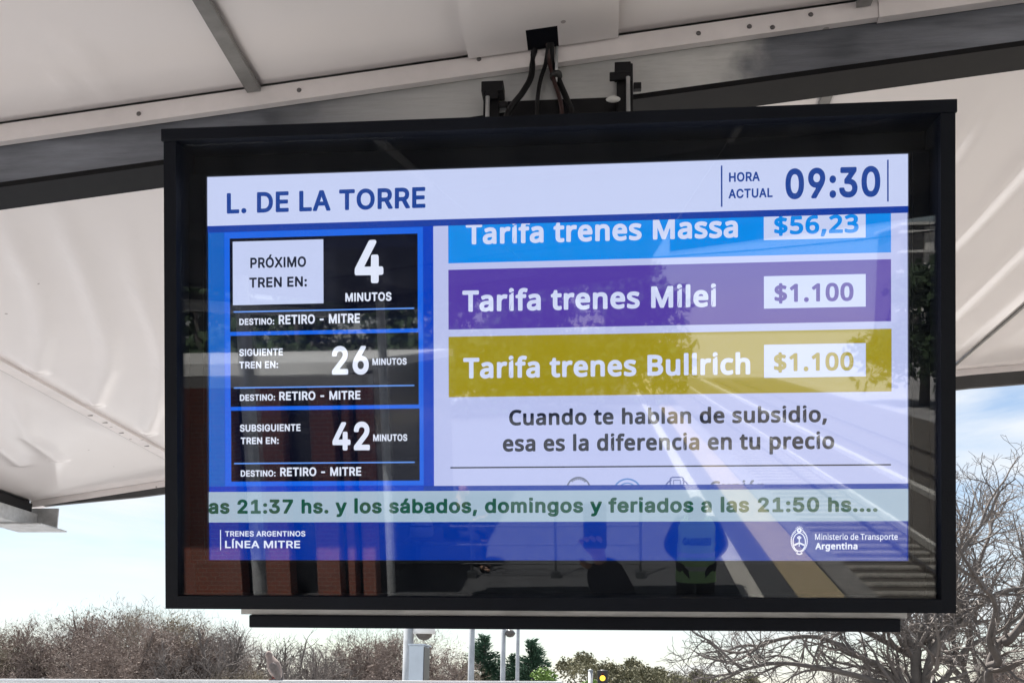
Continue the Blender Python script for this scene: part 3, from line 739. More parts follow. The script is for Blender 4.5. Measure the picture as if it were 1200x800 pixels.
    'd': (460,[[168,-38,234,-36,284,-15,304,-31,374,-32,394,-23,403,-8,404,512,394,532,384,538,304,540,284,526,279,512,279,412,274,397,244,410,204,416,164,414,124,403,94,387,64,362,40,332,20,292,5,232,2,182,9,122,25,72,49,32,84,-4,124,-27], [184,81,164,92,141,122,130,162,129,212,139,252,159,282,184,295,214,297,244,286,265,262,277,222,278,162,267,122,245,92,214,79]]),
    'e': (439,[[181,-38,254,-37,294,-25,324,-10,353,12,371,32,388,62,397,92,394,104,384,116,333,132,384,140,394,147,402,162,398,252,387,292,374,321,344,361,314,386,274,405,224,416,184,415,144,408,107,392,74,368,50,342,26,302,11,262,3,212,3,162,9,122,24,77,44,42,70,12,104,-13,134,-27], [194,80,174,86,152,102,135,132,144,137,274,137,288,132,268,102,254,89,224,79], [144,255,141,262,164,287,184,296,204,298,224,296,244,287,266,262,264,256,254,253]]),
    'f': (289,[[71,-30,146,-32,166,-20,172,-10,174,290,186,295,226,295,245,300,255,310,260,330,260,380,252,400,236,410,176,413,175,430,186,441,226,436,241,440,253,450,275,520,268,540,246,554,216,560,176,562,136,554,106,540,82,520,61,490,51,460,46,414,-4,410,-18,400,-24,390,-26,330,-20,310,-4,297,36,295,49,290,49,0,56,-20]]),
    'g': (460,[[172,-181,254,-179,314,-160,344,-142,364,-124,381,-101,394,-73,404,-11,404,379,397,399,384,409,304,410,284,393,254,407,224,415,184,416,143,409,98,389,64,362,39,329,19,289,7,249,2,199,5,149,13,109,25,79,44,47,69,19,96,-1,91,-11,25,-51,20,-61,21,-81,48,-121,83,-151,124,-170], [174,-61,153,-51,128,-21,134,-18,174,-26,214,-26,276,-11,274,-34,254,-55,214,-65], [174,97,147,119,133,149,128,189,134,238,149,269,170,289,194,297,224,296,253,279,271,249,280,199,276,149,263,119,242,99,214,91]]),
    'h': (445,[[42,-30,123,-31,143,-13,146,0,148,250,164,280,183,292,203,297,223,296,243,288,253,278,261,260,264,0,271,-20,293,-32,363,-32,382,-20,389,0,388,260,383,298,372,330,354,360,335,380,313,395,283,408,243,416,213,416,151,400,146,410,146,510,137,530,123,539,43,539,29,530,21,510,21,0,28,-20]]),
    'i': (220,[[50,-30,135,-30,145,-25,155,-10,157,360,151,380,135,392,55,394,35,382,29,370,28,0,35,-20], [35,450,55,443,135,443,150,450,162,470,162,540,155,560,135,572,55,572,35,565,25,551,23,540,23,480,27,460]]),
    'l': (220,[[49,-30,130,-32,150,-20,157,0,157,550,145,570,130,577,50,575,40,570,28,550,28,0,35,-20]]),
    'm': (645,[[42,-30,123,-31,143,-13,146,0,148,260,159,280,170,290,203,298,228,290,241,270,242,0,253,-23,273,-32,333,-32,353,-27,363,-16,367,0,368,260,377,280,387,290,403,297,423,298,453,287,462,270,465,-10,473,-22,493,-32,553,-32,573,-28,583,-19,589,0,588,270,579,320,558,360,540,380,513,400,483,412,453,417,413,417,383,410,353,396,323,374,283,403,233,417,183,413,143,396,123,409,113,411,53,411,33,404,23,390,21,380,21,0,28,-20]]),
    'n': (445,[[42,-30,123,-31,143,-13,146,0,148,250,164,280,183,292,203,297,223,296,243,288,253,278,261,260,264,0,271,-20,293,-32,353,-32,373,-28,383,-19,389,0,386,280,379,310,366,340,345,370,323,389,283,408,243,416,193,413,143,394,123,409,113,411,53,411,28,400,21,380,21,0,28,-20]]),
    'o': (450,[[178,-38,224,-40,264,-33,302,-18,333,2,363,32,383,62,400,102,410,142,413,192,408,242,398,282,379,322,354,355,323,382,284,403,244,414,204,416,154,410,114,395,84,376,58,352,34,318,14,272,5,232,2,182,7,132,18,92,38,52,64,18,96,-8,134,-28], [184,81,154,102,137,132,129,172,131,222,144,259,164,284,194,297,224,296,254,282,275,252,287,202,284,152,274,122,251,92,224,80]]),
    'r': (294,[[42,-30,123,-31,138,-20,144,-10,147,250,155,270,173,285,203,294,253,292,273,309,275,390,263,409,253,414,193,415,143,399,113,411,53,411,33,404,22,390,21,0,28,-20]]),
    's': (400,[[150,-38,226,-37,286,-17,313,2,336,25,352,52,361,82,362,122,355,152,339,182,320,202,276,228,166,258,142,272,142,282,152,292,186,300,216,295,230,282,246,255,266,245,336,260,350,272,355,282,354,302,342,332,322,362,301,382,276,398,226,413,156,414,116,405,86,392,59,372,40,352,28,332,18,302,15,272,21,232,36,202,56,180,106,149,216,121,232,112,236,102,226,88,206,80,186,78,146,85,136,93,116,130,96,138,26,125,9,112,4,92,11,62,26,33,42,12,86,-20,116,-31]]),
    'y': (424,[[63,-175,117,-175,157,-162,194,-135,222,-95,400,365,403,385,397,398,387,407,367,411,297,410,277,395,197,176,187,188,107,401,87,411,17,411,-2,405,-10,395,-14,385,-11,365,127,-5,112,-45,102,-55,87,-58,57,-54,37,-65,31,-75,16,-145,30,-165]]),
    'á': (424,[[131,-39,190,-38,250,-19,270,-31,340,-32,360,-21,367,-9,369,251,360,311,347,341,320,374,280,399,241,411,309,521,308,541,290,559,210,561,187,551,133,441,130,431,135,411,89,391,50,364,30,340,11,301,11,281,16,271,29,261,90,243,117,241,90,237,50,214,30,196,12,171,2,141,-2,111,0,81,8,51,25,21,55,-9,90,-28], [150,79,128,91,124,111,131,121,170,135,240,145,244,141,237,111,219,91,190,79], [130,245,123,251,135,271,150,287,170,296,200,299,220,295,230,290,242,271,240,260]]),
  },
  'E': {
    ' ': (244,[]),
    '$': (494,[[193,-77,260,-78,279,-67,286,-47,287,13,350,34,395,63,430,107,444,153,442,213,432,243,419,263,400,285,370,306,286,343,286,433,290,439,370,418,390,422,401,433,424,493,427,513,424,523,410,538,380,549,290,570,286,573,283,623,274,633,260,640,200,641,183,633,171,613,170,571,100,544,60,514,31,473,18,423,23,363,35,333,50,310,90,275,160,243,171,233,170,140,160,137,130,142,50,166,38,163,25,153,18,133,20,53,30,41,60,28,170,6,173,-57,180,-68], [290,147,286,153,286,193,290,200,304,193,311,183,313,173,304,153], [170,382,154,393,151,413,160,432,170,435]]),
    ',': (250,[[22,-133,93,-134,113,-119,153,-23,185,77,183,97,163,121,153,125,73,125,53,118,44,107,1,-103,8,-123]]),
    '.': (250,[[88,-41,118,-43,151,-31,174,-11,187,19,188,59,179,89,158,113,128,127,98,129,65,119,42,99,28,69,27,29,35,-1,58,-28]]),
    '0': (494,[[199,-38,249,-39,299,-30,345,-8,379,22,408,62,426,102,439,152,449,222,451,312,445,382,430,452,410,502,376,552,339,583,299,602,249,612,199,612,159,604,119,586,79,553,56,522,33,472,18,412,10,352,8,262,13,192,28,122,48,72,73,32,116,-8,159,-29], [199,89,181,102,169,118,151,172,142,262,145,362,156,422,173,462,199,484,239,489,259,483,279,468,295,442,304,412,316,312,312,212,299,142,276,102,259,90,239,85]]),
    '1': (494,[[206,-30,291,-31,310,-20,317,0,317,570,311,590,291,604,221,604,211,601,55,480,40,460,42,440,48,430,81,388,101,374,121,376,181,423,184,420,184,0,191,-20]]),
    '2': (494,[[28,-30,419,-32,439,-23,447,-10,448,70,439,88,429,94,219,96,206,100,307,200,360,260,399,319,418,370,425,440,413,500,397,530,379,554,329,590,299,602,259,610,219,613,169,608,129,598,89,581,49,557,18,530,14,520,16,500,68,437,89,434,98,438,169,480,199,487,229,488,259,481,274,470,286,450,289,430,283,380,269,350,249,322,9,70,8,-10,14,-20]]),
    '3': (494,[[145,-38,216,-39,266,-34,306,-25,346,-8,377,12,406,42,425,72,439,112,445,162,436,222,415,262,396,283,371,302,373,312,406,352,422,392,427,442,419,492,400,532,375,562,336,589,286,606,216,613,136,603,56,571,16,543,9,532,9,512,14,502,51,452,66,442,86,443,156,480,206,489,236,488,260,482,276,472,289,452,291,432,286,407,276,390,256,374,216,360,126,358,106,352,92,332,92,272,96,249,116,234,226,230,263,222,286,211,302,192,307,172,305,142,290,112,276,100,256,91,196,83,126,91,36,121,16,114,7,102,4,22,12,2,36,-12,76,-26]]),
    '5': (494,[[155,-38,251,-36,291,-28,331,-13,361,5,391,32,413,62,432,102,444,162,442,222,427,272,391,322,351,353,301,373,241,383,169,382,174,462,181,476,371,476,391,482,404,502,405,572,398,592,381,604,81,604,61,592,55,582,32,302,40,282,91,249,191,260,231,258,261,251,291,232,303,212,308,192,307,152,295,122,275,102,251,91,211,84,161,87,111,98,51,122,31,115,21,102,19,22,27,2,81,-24]]),
    '6': (494,[[209,-38,254,-40,294,-34,334,-21,359,-8,385,12,411,42,429,72,444,112,453,182,447,242,429,292,394,339,344,373,294,387,224,389,164,372,160,382,171,412,189,442,208,462,234,478,264,487,304,491,384,482,401,492,409,512,408,582,403,592,384,605,334,612,264,611,204,599,154,577,108,542,75,502,52,462,31,402,17,332,12,242,19,162,36,102,64,49,104,6,154,-24], [204,90,177,112,159,142,148,192,153,222,174,248,204,266,244,271,284,262,305,242,317,212,318,162,308,122,292,102,264,87,234,83]]),
    'A': (548,[[-11,-30,80,-31,98,-20,160,137,170,145,340,145,350,135,407,-10,420,-27,440,-32,510,-32,530,-26,540,-14,542,10,321,580,310,599,300,605,220,607,204,600,196,590,-30,10,-30,-11], [220,274,214,280,250,376,260,383,298,280,290,273]]),
    'B': (556,[[67,-30,288,-32,358,-23,398,-11,428,5,459,30,483,60,498,90,506,120,510,160,507,200,488,253,468,279,442,300,439,310,465,340,481,370,490,410,489,460,482,490,462,530,445,550,418,570,367,590,278,604,78,605,62,600,51,590,46,570,46,0,53,-20], [188,93,182,100,182,230,188,236,308,233,338,224,358,208,368,180,367,150,361,130,344,110,318,98,288,94], [188,361,182,370,182,470,188,478,298,475,328,466,346,450,352,430,349,400,339,380,328,372,278,361]]),
    'C': (542,[[273,-38,349,-39,419,-30,479,-10,491,12,491,82,480,102,469,108,449,108,369,90,319,87,269,94,228,112,205,132,183,162,169,198,160,242,158,312,169,372,193,422,229,459,269,478,309,485,369,481,449,454,469,458,479,468,510,532,514,552,510,562,499,574,482,582,419,602,349,612,279,610,219,598,159,572,109,533,74,492,47,442,27,382,18,312,21,222,39,143,62,92,99,42,149,1,199,-23]]),
    'G': (619,[[283,-38,359,-39,439,-32,519,-14,539,-7,550,2,556,22,555,312,549,323,529,334,329,334,309,329,299,318,294,302,294,242,299,222,319,207,419,204,420,102,411,92,389,89,299,89,259,99,229,114,199,140,179,172,165,212,157,272,158,322,169,372,188,412,209,437,239,460,279,477,319,484,369,484,419,475,479,454,499,454,509,459,519,472,545,532,548,552,536,572,499,588,429,606,349,613,279,608,199,586,149,559,104,522,69,479,37,412,20,342,18,252,31,172,59,102,99,46,154,2,209,-23]]),
    'M': (763,[[67,-30,148,-32,168,-22,175,-10,178,315,300,-10,318,-29,388,-32,400,-30,414,-20,538,299,546,280,548,-10,558,-24,578,-32,658,-31,674,-20,682,0,682,570,678,587,668,599,648,605,548,605,528,600,518,591,368,203,358,203,211,590,201,600,188,604,78,605,58,597,48,583,46,570,46,0,53,-20]]),
    'T': (481,[[176,-30,268,-31,284,-20,289,-10,291,470,298,477,438,477,458,485,468,500,469,510,469,570,464,590,448,603,8,605,-12,597,-22,583,-24,510,-22,499,-12,484,8,477,148,477,155,470,155,0,162,-20]]),
    'a': (485,[[143,-38,187,-40,227,-35,267,-23,297,-4,317,-27,327,-31,387,-32,407,-23,416,-8,417,292,410,352,395,392,373,422,347,442,307,459,237,469,167,463,87,437,67,427,54,412,53,392,77,334,86,322,97,317,117,317,187,344,227,348,247,346,267,339,274,332,282,312,281,292,277,290,167,281,117,269,87,255,57,235,37,215,13,172,6,142,6,102,13,62,27,32,47,6,77,-17,107,-30], [177,82,157,88,144,102,143,132,157,154,177,164,207,171,277,177,282,172,277,132,257,102,217,84]]),
    'b': (528,[[239,-38,298,-38,348,-27,398,1,438,45,465,102,478,162,480,252,467,322,446,372,425,402,398,427,358,452,308,466,268,469,218,463,178,449,173,452,168,622,148,640,58,640,46,632,36,612,37,-8,48,-25,68,-32,128,-31,138,-25,148,-12,158,-8,198,-29], [218,89,198,102,191,112,176,152,171,232,179,292,192,322,208,336,248,346,288,343,308,333,319,322,337,282,344,212,338,152,322,112,298,90,258,83]]),
    'c': (420,[[208,-38,264,-39,324,-30,373,-8,383,12,383,82,372,102,354,110,274,87,234,85,204,91,184,102,168,122,152,172,149,222,155,272,165,302,184,326,214,341,244,344,344,325,358,332,365,342,390,412,385,432,374,443,354,451,304,465,254,470,204,467,164,458,114,435,84,412,54,376,31,332,20,292,13,232,15,162,25,112,44,67,74,25,104,-1,154,-26]]),
    'd': (528,[[191,-38,264,-36,304,-24,334,-7,344,-21,364,-32,424,-32,444,-26,456,-8,457,612,448,632,434,640,354,641,334,634,325,622,320,452,314,450,264,466,224,470,164,463,134,452,94,427,68,402,47,372,26,322,14,252,13,182,24,112,39,72,64,32,104,-5,144,-26], [194,91,172,112,153,162,150,232,158,282,174,319,194,338,224,347,264,344,294,328,314,290,323,212,317,142,304,111,283,92,234,83]]),
    'e': (487,[[217,-38,274,-40,324,-34,407,-8,423,12,422,92,414,105,394,114,304,88,254,84,224,87,194,99,178,112,164,132,154,164,164,169,414,169,434,179,443,202,443,262,436,312,422,352,400,392,372,422,334,447,294,463,254,469,194,467,154,456,114,435,85,412,59,382,37,342,23,302,13,242,13,192,19,142,34,92,57,52,93,12,124,-9,164,-27], [164,289,160,292,162,302,183,332,204,344,224,348,254,346,274,338,290,322,299,302,300,292,294,289]]),
    'f': (311,[[77,-30,162,-32,182,-21,188,-10,190,340,272,344,292,357,298,380,298,430,291,450,272,461,202,462,192,465,193,490,199,510,212,521,242,523,292,512,313,520,322,533,342,600,334,620,322,629,272,642,212,645,162,636,127,620,102,600,75,560,60,510,55,460,42,451,2,439,-11,430,-18,420,-20,370,-8,350,12,343,52,343,55,340,55,0,62,-20]]),
    'g': (528,[[183,-222,274,-222,314,-215,354,-201,384,-182,406,-162,424,-139,442,-102,452,-62,457,-12,457,428,452,448,434,460,364,461,353,458,334,437,294,458,254,468,214,470,164,463,126,448,84,418,53,378,33,338,14,258,14,178,19,138,34,88,48,58,69,28,114,-12,164,-33,234,-40,274,-34,314,-20,320,-22,320,-42,306,-72,284,-91,264,-99,224,-102,174,-97,124,-85,84,-69,64,-71,51,-82,46,-102,46,-162,54,-186,64,-194,104,-209], [204,86,175,108,157,148,149,218,156,278,173,318,194,338,224,346,264,343,294,327,308,308,316,288,324,218,317,138,304,108,284,91,244,82]]),
    'h': (531,[[57,-30,148,-31,158,-25,168,-12,171,230,176,280,186,310,198,326,218,339,248,346,298,341,315,330,325,310,329,270,329,0,336,-20,358,-32,438,-31,455,-20,463,0,462,300,457,340,443,380,425,410,398,435,368,452,338,462,298,468,258,468,218,462,178,447,173,450,169,620,158,635,138,642,58,640,44,630,36,610,36,0,43,-20]]),
    'i': (242,[[58,-30,143,-32,163,-21,169,-10,171,430,163,451,143,462,63,461,43,450,38,440,36,0,43,-20], [93,500,123,502,143,510,164,530,176,560,176,590,166,620,143,642,113,653,83,650,61,640,42,620,32,590,32,560,44,530,63,511]]),
    'l': (242,[[57,-30,148,-31,163,-20,171,0,171,610,163,630,148,640,138,642,58,640,44,630,36,610,36,0,43,-20]]),
    'n': (531,[[57,-30,148,-31,158,-25,168,-12,171,230,176,280,187,310,202,330,228,342,258,346,288,344,308,336,321,320,327,300,331,-10,338,-22,358,-32,438,-31,455,-20,463,0,461,310,457,340,444,380,426,410,398,436,348,460,278,470,218,463,158,436,148,452,128,462,68,462,58,460,44,450,36,430,36,0,43,-20]]),
    'o': (520,[[210,-38,254,-40,304,-33,344,-19,384,4,414,32,441,72,459,112,470,162,474,222,468,282,454,332,434,370,409,402,374,432,334,453,284,467,244,470,184,464,144,451,104,428,74,402,46,362,28,322,16,272,12,212,16,162,28,112,52,62,83,22,122,-8,164,-28], [204,89,175,112,156,152,149,212,157,282,174,318,194,336,224,345,274,343,294,334,307,322,329,282,337,222,330,152,311,112,284,90,244,83]]),
    'p': (528,[[57,-222,148,-223,158,-218,168,-204,173,-22,178,-19,218,-34,268,-40,308,-37,348,-27,378,-12,408,10,432,38,455,78,472,128,480,188,479,258,469,318,454,358,428,399,399,428,358,453,308,467,258,469,208,461,158,437,148,452,128,462,58,460,48,455,38,440,36,-192,43,-212], [228,86,198,103,180,138,171,198,175,278,188,315,208,335,238,345,278,345,298,338,312,328,334,288,343,238,340,168,323,118,298,92,268,83]]),
    'r': (366,[[57,-30,148,-31,158,-25,168,-12,171,230,178,276,198,310,228,333,258,341,318,337,337,350,351,430,346,450,336,460,288,469,238,467,198,454,158,430,151,450,138,459,68,462,48,455,38,441,36,0,43,-20]]),
    's': (419,[[131,-38,211,-38,281,-23,331,7,351,27,366,52,378,92,380,132,371,172,351,205,331,225,301,245,169,302,141,322,141,332,151,340,191,348,241,343,311,321,331,325,345,342,370,402,368,422,351,439,311,454,261,466,201,470,151,466,111,456,71,437,41,411,21,382,12,352,9,312,18,272,35,242,61,217,91,198,231,134,245,122,248,112,246,102,231,89,191,81,131,86,41,115,28,112,16,102,10,82,10,22,15,2,31,-11,61,-23]]),
    't': (325,[[171,-38,213,-40,253,-35,283,-25,301,-8,304,62,294,82,273,90,223,82,193,86,180,102,176,132,176,332,180,342,273,344,290,352,300,372,301,432,292,452,273,462,182,462,176,472,176,532,166,552,153,559,103,560,83,554,74,542,48,462,-7,434,-16,422,-19,372,-7,350,3,345,38,342,42,332,42,112,47,72,57,42,75,12,103,-14,133,-29]]),
    'u': (531,[[184,-38,223,-40,263,-36,303,-25,333,-10,363,-31,433,-31,454,-18,459,2,459,432,453,448,443,457,423,462,353,462,334,452,327,442,325,192,318,142,305,112,293,99,273,88,243,83,213,84,193,89,179,102,170,122,167,152,167,432,163,444,143,461,63,462,43,455,34,442,32,142,42,72,60,32,93,-4,133,-26]]),
    'ó': (520,[[210,-38,254,-40,294,-35,334,-24,374,-3,405,22,434,59,454,100,467,142,474,202,471,262,461,312,444,353,418,392,384,425,344,449,280,472,344,535,390,592,394,612,388,632,377,642,364,646,274,646,254,637,173,512,169,482,176,462,124,441,74,402,40,352,20,292,13,242,15,172,25,122,46,72,74,32,114,-3,164,-28], [204,89,175,112,156,152,149,212,157,282,174,318,194,336,224,345,274,343,294,334,307,322,329,282,337,222,330,152,311,112,284,90,244,83]]),
  },
  'M': {
    ' ': (222,[]),
    'A': (526,[[-5,-10,80,-10,147,160,160,165,360,163,430,-10,510,-12,520,-8,524,0,521,10,300,579,290,587,220,586,213,580,-9,10,-12,0], [190,254,185,260,250,437,260,443,327,260,320,254]]),
    'M': (741,[[73,-10,148,-11,156,0,158,426,318,0,328,-12,388,-12,398,-8,403,0,558,408,565,400,566,380,566,0,578,-12,648,-12,658,-8,662,0,662,570,658,581,648,585,548,585,535,580,368,147,358,146,193,580,178,585,78,585,69,580,66,570,66,0]]),
    'T': (459,[[182,-10,258,-12,268,-7,271,0,271,490,278,497,443,500,449,510,449,570,446,580,438,585,8,585,-2,578,-4,510,2,500,168,497,175,490,175,0]]),
    'a': (463,[[144,-18,197,-19,237,-12,277,6,307,32,316,22,327,-10,387,-12,397,2,397,292,392,342,383,372,367,398,341,422,317,435,257,448,187,446,117,428,81,412,72,402,95,342,107,335,187,364,247,367,267,361,287,348,302,312,304,282,300,272,187,264,127,251,77,225,52,202,39,182,31,162,25,122,29,82,39,52,57,25,77,7,107,-9], [177,62,147,70,127,92,123,132,137,162,157,178,197,190,297,197,303,192,298,132,290,112,277,94,237,69,207,62]]),
    'd': (506,[[191,-18,234,-20,274,-13,314,4,344,27,350,22,356,2,364,-11,424,-12,434,-8,437,2,437,602,434,616,424,622,354,621,343,612,343,422,334,413,304,432,264,446,224,450,174,444,144,435,104,409,78,382,54,341,37,282,32,212,38,142,52,92,74,52,104,20,144,-5], [194,69,162,92,149,112,137,142,129,212,137,282,154,324,167,342,184,356,224,367,274,362,296,352,314,336,334,292,343,212,342,172,335,132,315,92,287,72,234,63]]),
    'e': (465,[[218,-18,264,-20,314,-16,394,8,404,22,404,82,394,94,334,74,294,66,234,65,204,72,174,89,153,112,136,152,130,182,134,188,414,190,423,202,423,262,418,302,405,342,384,379,364,402,334,425,304,439,254,449,214,449,174,441,134,424,104,402,77,372,54,332,39,282,33,242,33,192,39,142,52,102,74,62,101,32,134,8,174,-9], [134,270,144,310,165,342,194,361,234,368,274,361,300,342,317,312,325,272]]),
    'g': (506,[[184,-202,274,-202,334,-188,364,-172,388,-152,404,-132,420,-102,432,-62,437,-2,437,428,434,438,424,442,364,441,351,408,344,404,312,428,264,445,214,450,164,442,134,429,103,408,77,378,54,337,37,278,32,218,34,178,51,98,65,68,84,40,104,20,134,0,164,-12,194,-18,234,-20,274,-14,304,-3,334,17,343,8,340,-42,330,-72,314,-94,284,-113,254,-121,194,-120,134,-109,84,-90,69,-92,66,-102,69,-172,114,-191], [204,65,184,73,166,88,142,128,130,188,130,238,136,278,154,325,184,355,214,365,264,363,304,345,320,328,334,298,344,228,340,148,327,108,300,78,254,63]]),
    'i': (220,[[62,-10,143,-11,151,0,151,430,143,441,73,442,63,440,56,430,56,0], [96,520,113,520,133,527,146,540,156,560,156,590,148,610,133,625,113,632,93,632,73,624,59,610,52,590,52,560,61,540,73,529]]),
    'n': (509,[[63,-10,138,-12,148,-6,151,240,161,300,175,330,198,352,228,363,268,366,298,362,318,353,332,340,345,310,349,270,349,0,358,-12,438,-9,443,0,441,310,434,350,422,380,388,419,368,431,328,445,258,449,198,435,171,420,148,401,141,410,137,430,128,441,68,442,58,435,56,0]]),
    'o': (498,[[211,-18,254,-20,304,-12,344,3,374,22,404,51,424,82,441,122,450,162,454,212,451,262,440,312,422,352,394,389,364,415,324,436,284,447,244,450,184,443,144,429,116,412,84,383,64,354,49,322,36,272,32,212,36,162,49,112,69,72,94,40,127,12,164,-6], [194,72,174,84,157,102,136,152,129,222,140,292,164,337,194,358,244,366,284,360,304,351,325,332,338,312,349,282,357,212,348,142,329,102,314,86,294,73,244,63]]),
    'p': (506,[[63,-202,138,-205,148,-198,150,8,158,17,198,-6,238,-18,288,-19,328,-12,368,5,397,28,422,58,438,88,456,148,461,198,459,258,448,318,437,348,412,388,388,411,348,435,298,448,238,447,188,431,148,401,143,408,134,438,128,442,68,442,58,435,56,-192], [228,66,208,72,188,85,171,108,162,128,151,198,155,278,167,318,190,348,228,364,278,365,298,360,320,348,338,328,348,307,358,278,363,238,360,168,345,118,333,98,313,78,278,64]]),
    'r': (344,[[63,-10,138,-12,148,-6,151,240,162,290,188,329,218,351,258,361,308,356,318,359,331,430,328,441,318,446,278,450,228,444,188,425,148,389,141,400,138,430,128,442,68,442,58,435,56,0]]),
    's': (397,[[133,-18,191,-20,231,-16,271,-5,301,9,321,24,343,52,356,82,360,122,351,167,326,202,281,233,141,295,124,312,121,332,124,342,132,352,151,362,201,368,241,364,311,342,321,342,349,402,351,412,341,421,301,436,251,447,201,450,151,446,111,435,81,419,51,392,39,372,30,342,29,312,36,282,53,252,74,232,101,215,241,152,261,134,267,122,267,102,256,82,241,71,211,63,141,64,101,73,41,95,34,92,30,82,32,12,71,-6]]),
    't': (303,[[172,-18,243,-16,273,-8,284,2,283,63,273,70,213,62,183,69,162,92,156,132,156,352,160,362,273,364,280,372,280,432,273,441,263,442,162,442,156,452,156,532,143,540,103,540,91,532,63,446,12,422,1,412,1,372,13,363,58,362,62,352,62,112,74,52,93,22,113,4,134,-8]]),
  },
  'R': {
    ' ': (210,[]),
    'A': (502,[[-1,-10,16,-20,86,-20,96,-16,106,0,146,115,156,122,326,122,335,110,376,-7,386,-18,466,-20,480,-10,481,10,297,510,286,526,206,529,196,528,185,520,-1,10], [186,219,186,230,236,379,246,362,292,230,292,220]]),
    'E': (441,[[43,-10,60,-20,370,-20,380,-19,392,-10,395,60,390,70,380,76,150,77,145,90,145,200,150,208,360,209,370,216,375,230,375,290,369,300,360,305,150,306,145,310,147,430,380,433,390,443,392,460,392,510,389,520,380,527,60,529,44,520,40,500,40,0]]),
    'G': (542,[[196,-17,240,-25,290,-26,350,-14,389,3,430,33,457,63,479,103,492,143,497,183,498,253,490,271,480,276,280,276,270,271,263,253,264,193,270,183,280,179,380,179,392,173,384,143,370,120,350,99,320,82,270,73,220,81,180,104,160,126,143,153,130,191,124,233,129,313,138,343,153,373,178,403,200,419,250,435,300,432,330,420,353,403,370,383,390,340,400,330,480,330,493,343,492,363,478,403,462,433,439,463,410,489,380,508,320,530,270,535,220,532,170,517,130,495,93,463,63,423,43,383,28,333,21,273,23,203,33,153,50,109,78,63,106,33,148,3]]),
    'I': (207,[[43,-10,60,-20,130,-19,142,-10,145,0,145,510,141,520,130,528,60,529,44,520,40,510,40,0]]),
    'L': (415,[[43,-10,60,-20,360,-20,370,-18,378,-10,381,0,381,60,370,75,150,77,146,80,145,510,141,520,130,528,60,529,44,520,40,510,40,0]]),
    'M': (650,[[43,-10,60,-20,120,-20,130,-18,139,-10,142,270,150,288,269,-10,280,-19,350,-18,360,-8,480,299,484,280,487,-10,500,-20,570,-20,580,-15,588,0,588,510,580,524,570,529,480,529,470,528,460,520,320,156,310,154,168,520,150,529,60,529,44,520,40,500,40,0]]),
    'N': (545,[[43,-10,60,-20,130,-19,142,-10,145,320,150,337,370,-11,380,-19,390,-20,460,-20,470,-19,480,-11,483,0,483,500,480,520,470,527,460,529,400,529,390,527,380,514,379,200,375,180,370,177,150,523,140,528,60,529,44,520,40,500,40,0]]),
    'O': (555,[[196,-17,240,-25,290,-26,340,-16,390,6,430,36,462,73,489,123,505,173,512,233,510,303,500,353,481,403,456,443,418,483,380,508,330,528,270,535,220,531,180,520,140,501,104,473,70,433,43,383,28,333,21,283,21,223,34,153,50,110,79,63,110,30,150,2], [270,73,240,75,210,85,181,103,162,123,143,153,132,183,123,253,132,323,142,353,160,383,180,405,210,424,240,433,270,436,300,432,330,421,355,403,374,383,391,353,402,323,410,253,402,183,390,153,372,123,353,103,330,88,300,77]]),
    'R': (471,[[43,-10,60,-20,130,-19,142,-10,145,170,150,177,160,178,230,178,239,170,340,-15,350,-20,430,-20,445,-10,445,10,343,200,380,226,407,260,423,300,429,350,424,400,409,440,380,479,350,502,310,519,260,528,60,529,44,520,40,500,40,0], [150,275,145,280,145,290,147,430,260,430,290,421,310,404,322,380,325,340,316,310,300,292,260,277]]),
    'S': (469,[[147,-19,188,-27,238,-28,288,-22,328,-9,358,7,388,33,408,61,424,101,428,141,423,181,410,211,385,241,358,262,318,282,168,331,148,345,137,361,137,391,149,411,178,431,218,438,258,435,290,421,310,401,319,371,328,360,398,358,408,359,418,369,420,391,413,421,388,467,348,503,288,528,248,535,208,535,168,529,128,515,98,498,68,471,48,441,37,411,32,371,38,331,51,301,77,271,104,251,138,234,288,186,311,171,324,151,323,121,300,91,268,75,218,69,178,76,148,91,132,111,118,151,108,156,38,157,25,151,19,141,24,101,48,48,88,8]]),
    'T': (471,[[175,-10,182,-17,202,-20,262,-19,274,-10,279,430,412,432,432,439,437,450,437,510,433,520,422,528,32,529,16,520,12,510,12,450,22,435,173,430,173,0]]),
    'Í': (207,[[43,-10,55,-19,125,-20,142,-10,145,0,145,510,141,520,125,529,55,528,44,520,40,510], [38,550,55,540,125,541,135,547,202,650,205,660,202,670,185,680,105,679,95,673,38,570]]),
  },
}

CAPS = {'D': (-27, 536), 'T': (-32, 541), 'E': (-32, 605), 'M': (-12, 585), 'R': (-20, 529)}
SPACE = {'D': 150, 'T': 150, 'E': 155, 'M': 155, 'R': 150}
def glyph(font, ch):
    adv, lps = GLYPHS[font][ch]
    out = []
    for v in lps:
        out.append([(v[i], v[i + 1]) for i in range(0, len(v), 2)])
    return adv, out
def text_polys(txt, font):
    x, vs, fs = 0.0, [], []
    for ch in txt:
        if ch == ' ':
            x += GLYPHS[font][' '][0] if ' ' in GLYPHS[font] else SPACE[font]
            continue
        adv, lps = glyph(font, ch)
        flat = [(px + x, py) for lp in lps for px, py in lp]
        tris = tessellate_polygon([[Vector((px, py, 0)) for px, py in lp] for lp in lps])
        b = len(vs)
        vs += flat
        for a, c, d in tris:
            p0, p1, p2 = flat[a], flat[c], flat[d]
            ar = (p1[0] - p0[0]) * (p2[1] - p0[1]) - (p2[0] - p0[0]) * (p1[1] - p0[1])
            if abs(ar) > 1e-6:
                fs.append((a + b, c + b, d + b) if ar > 0 else (a + b, d + b, c + b))
        x += adv
    return vs, fs
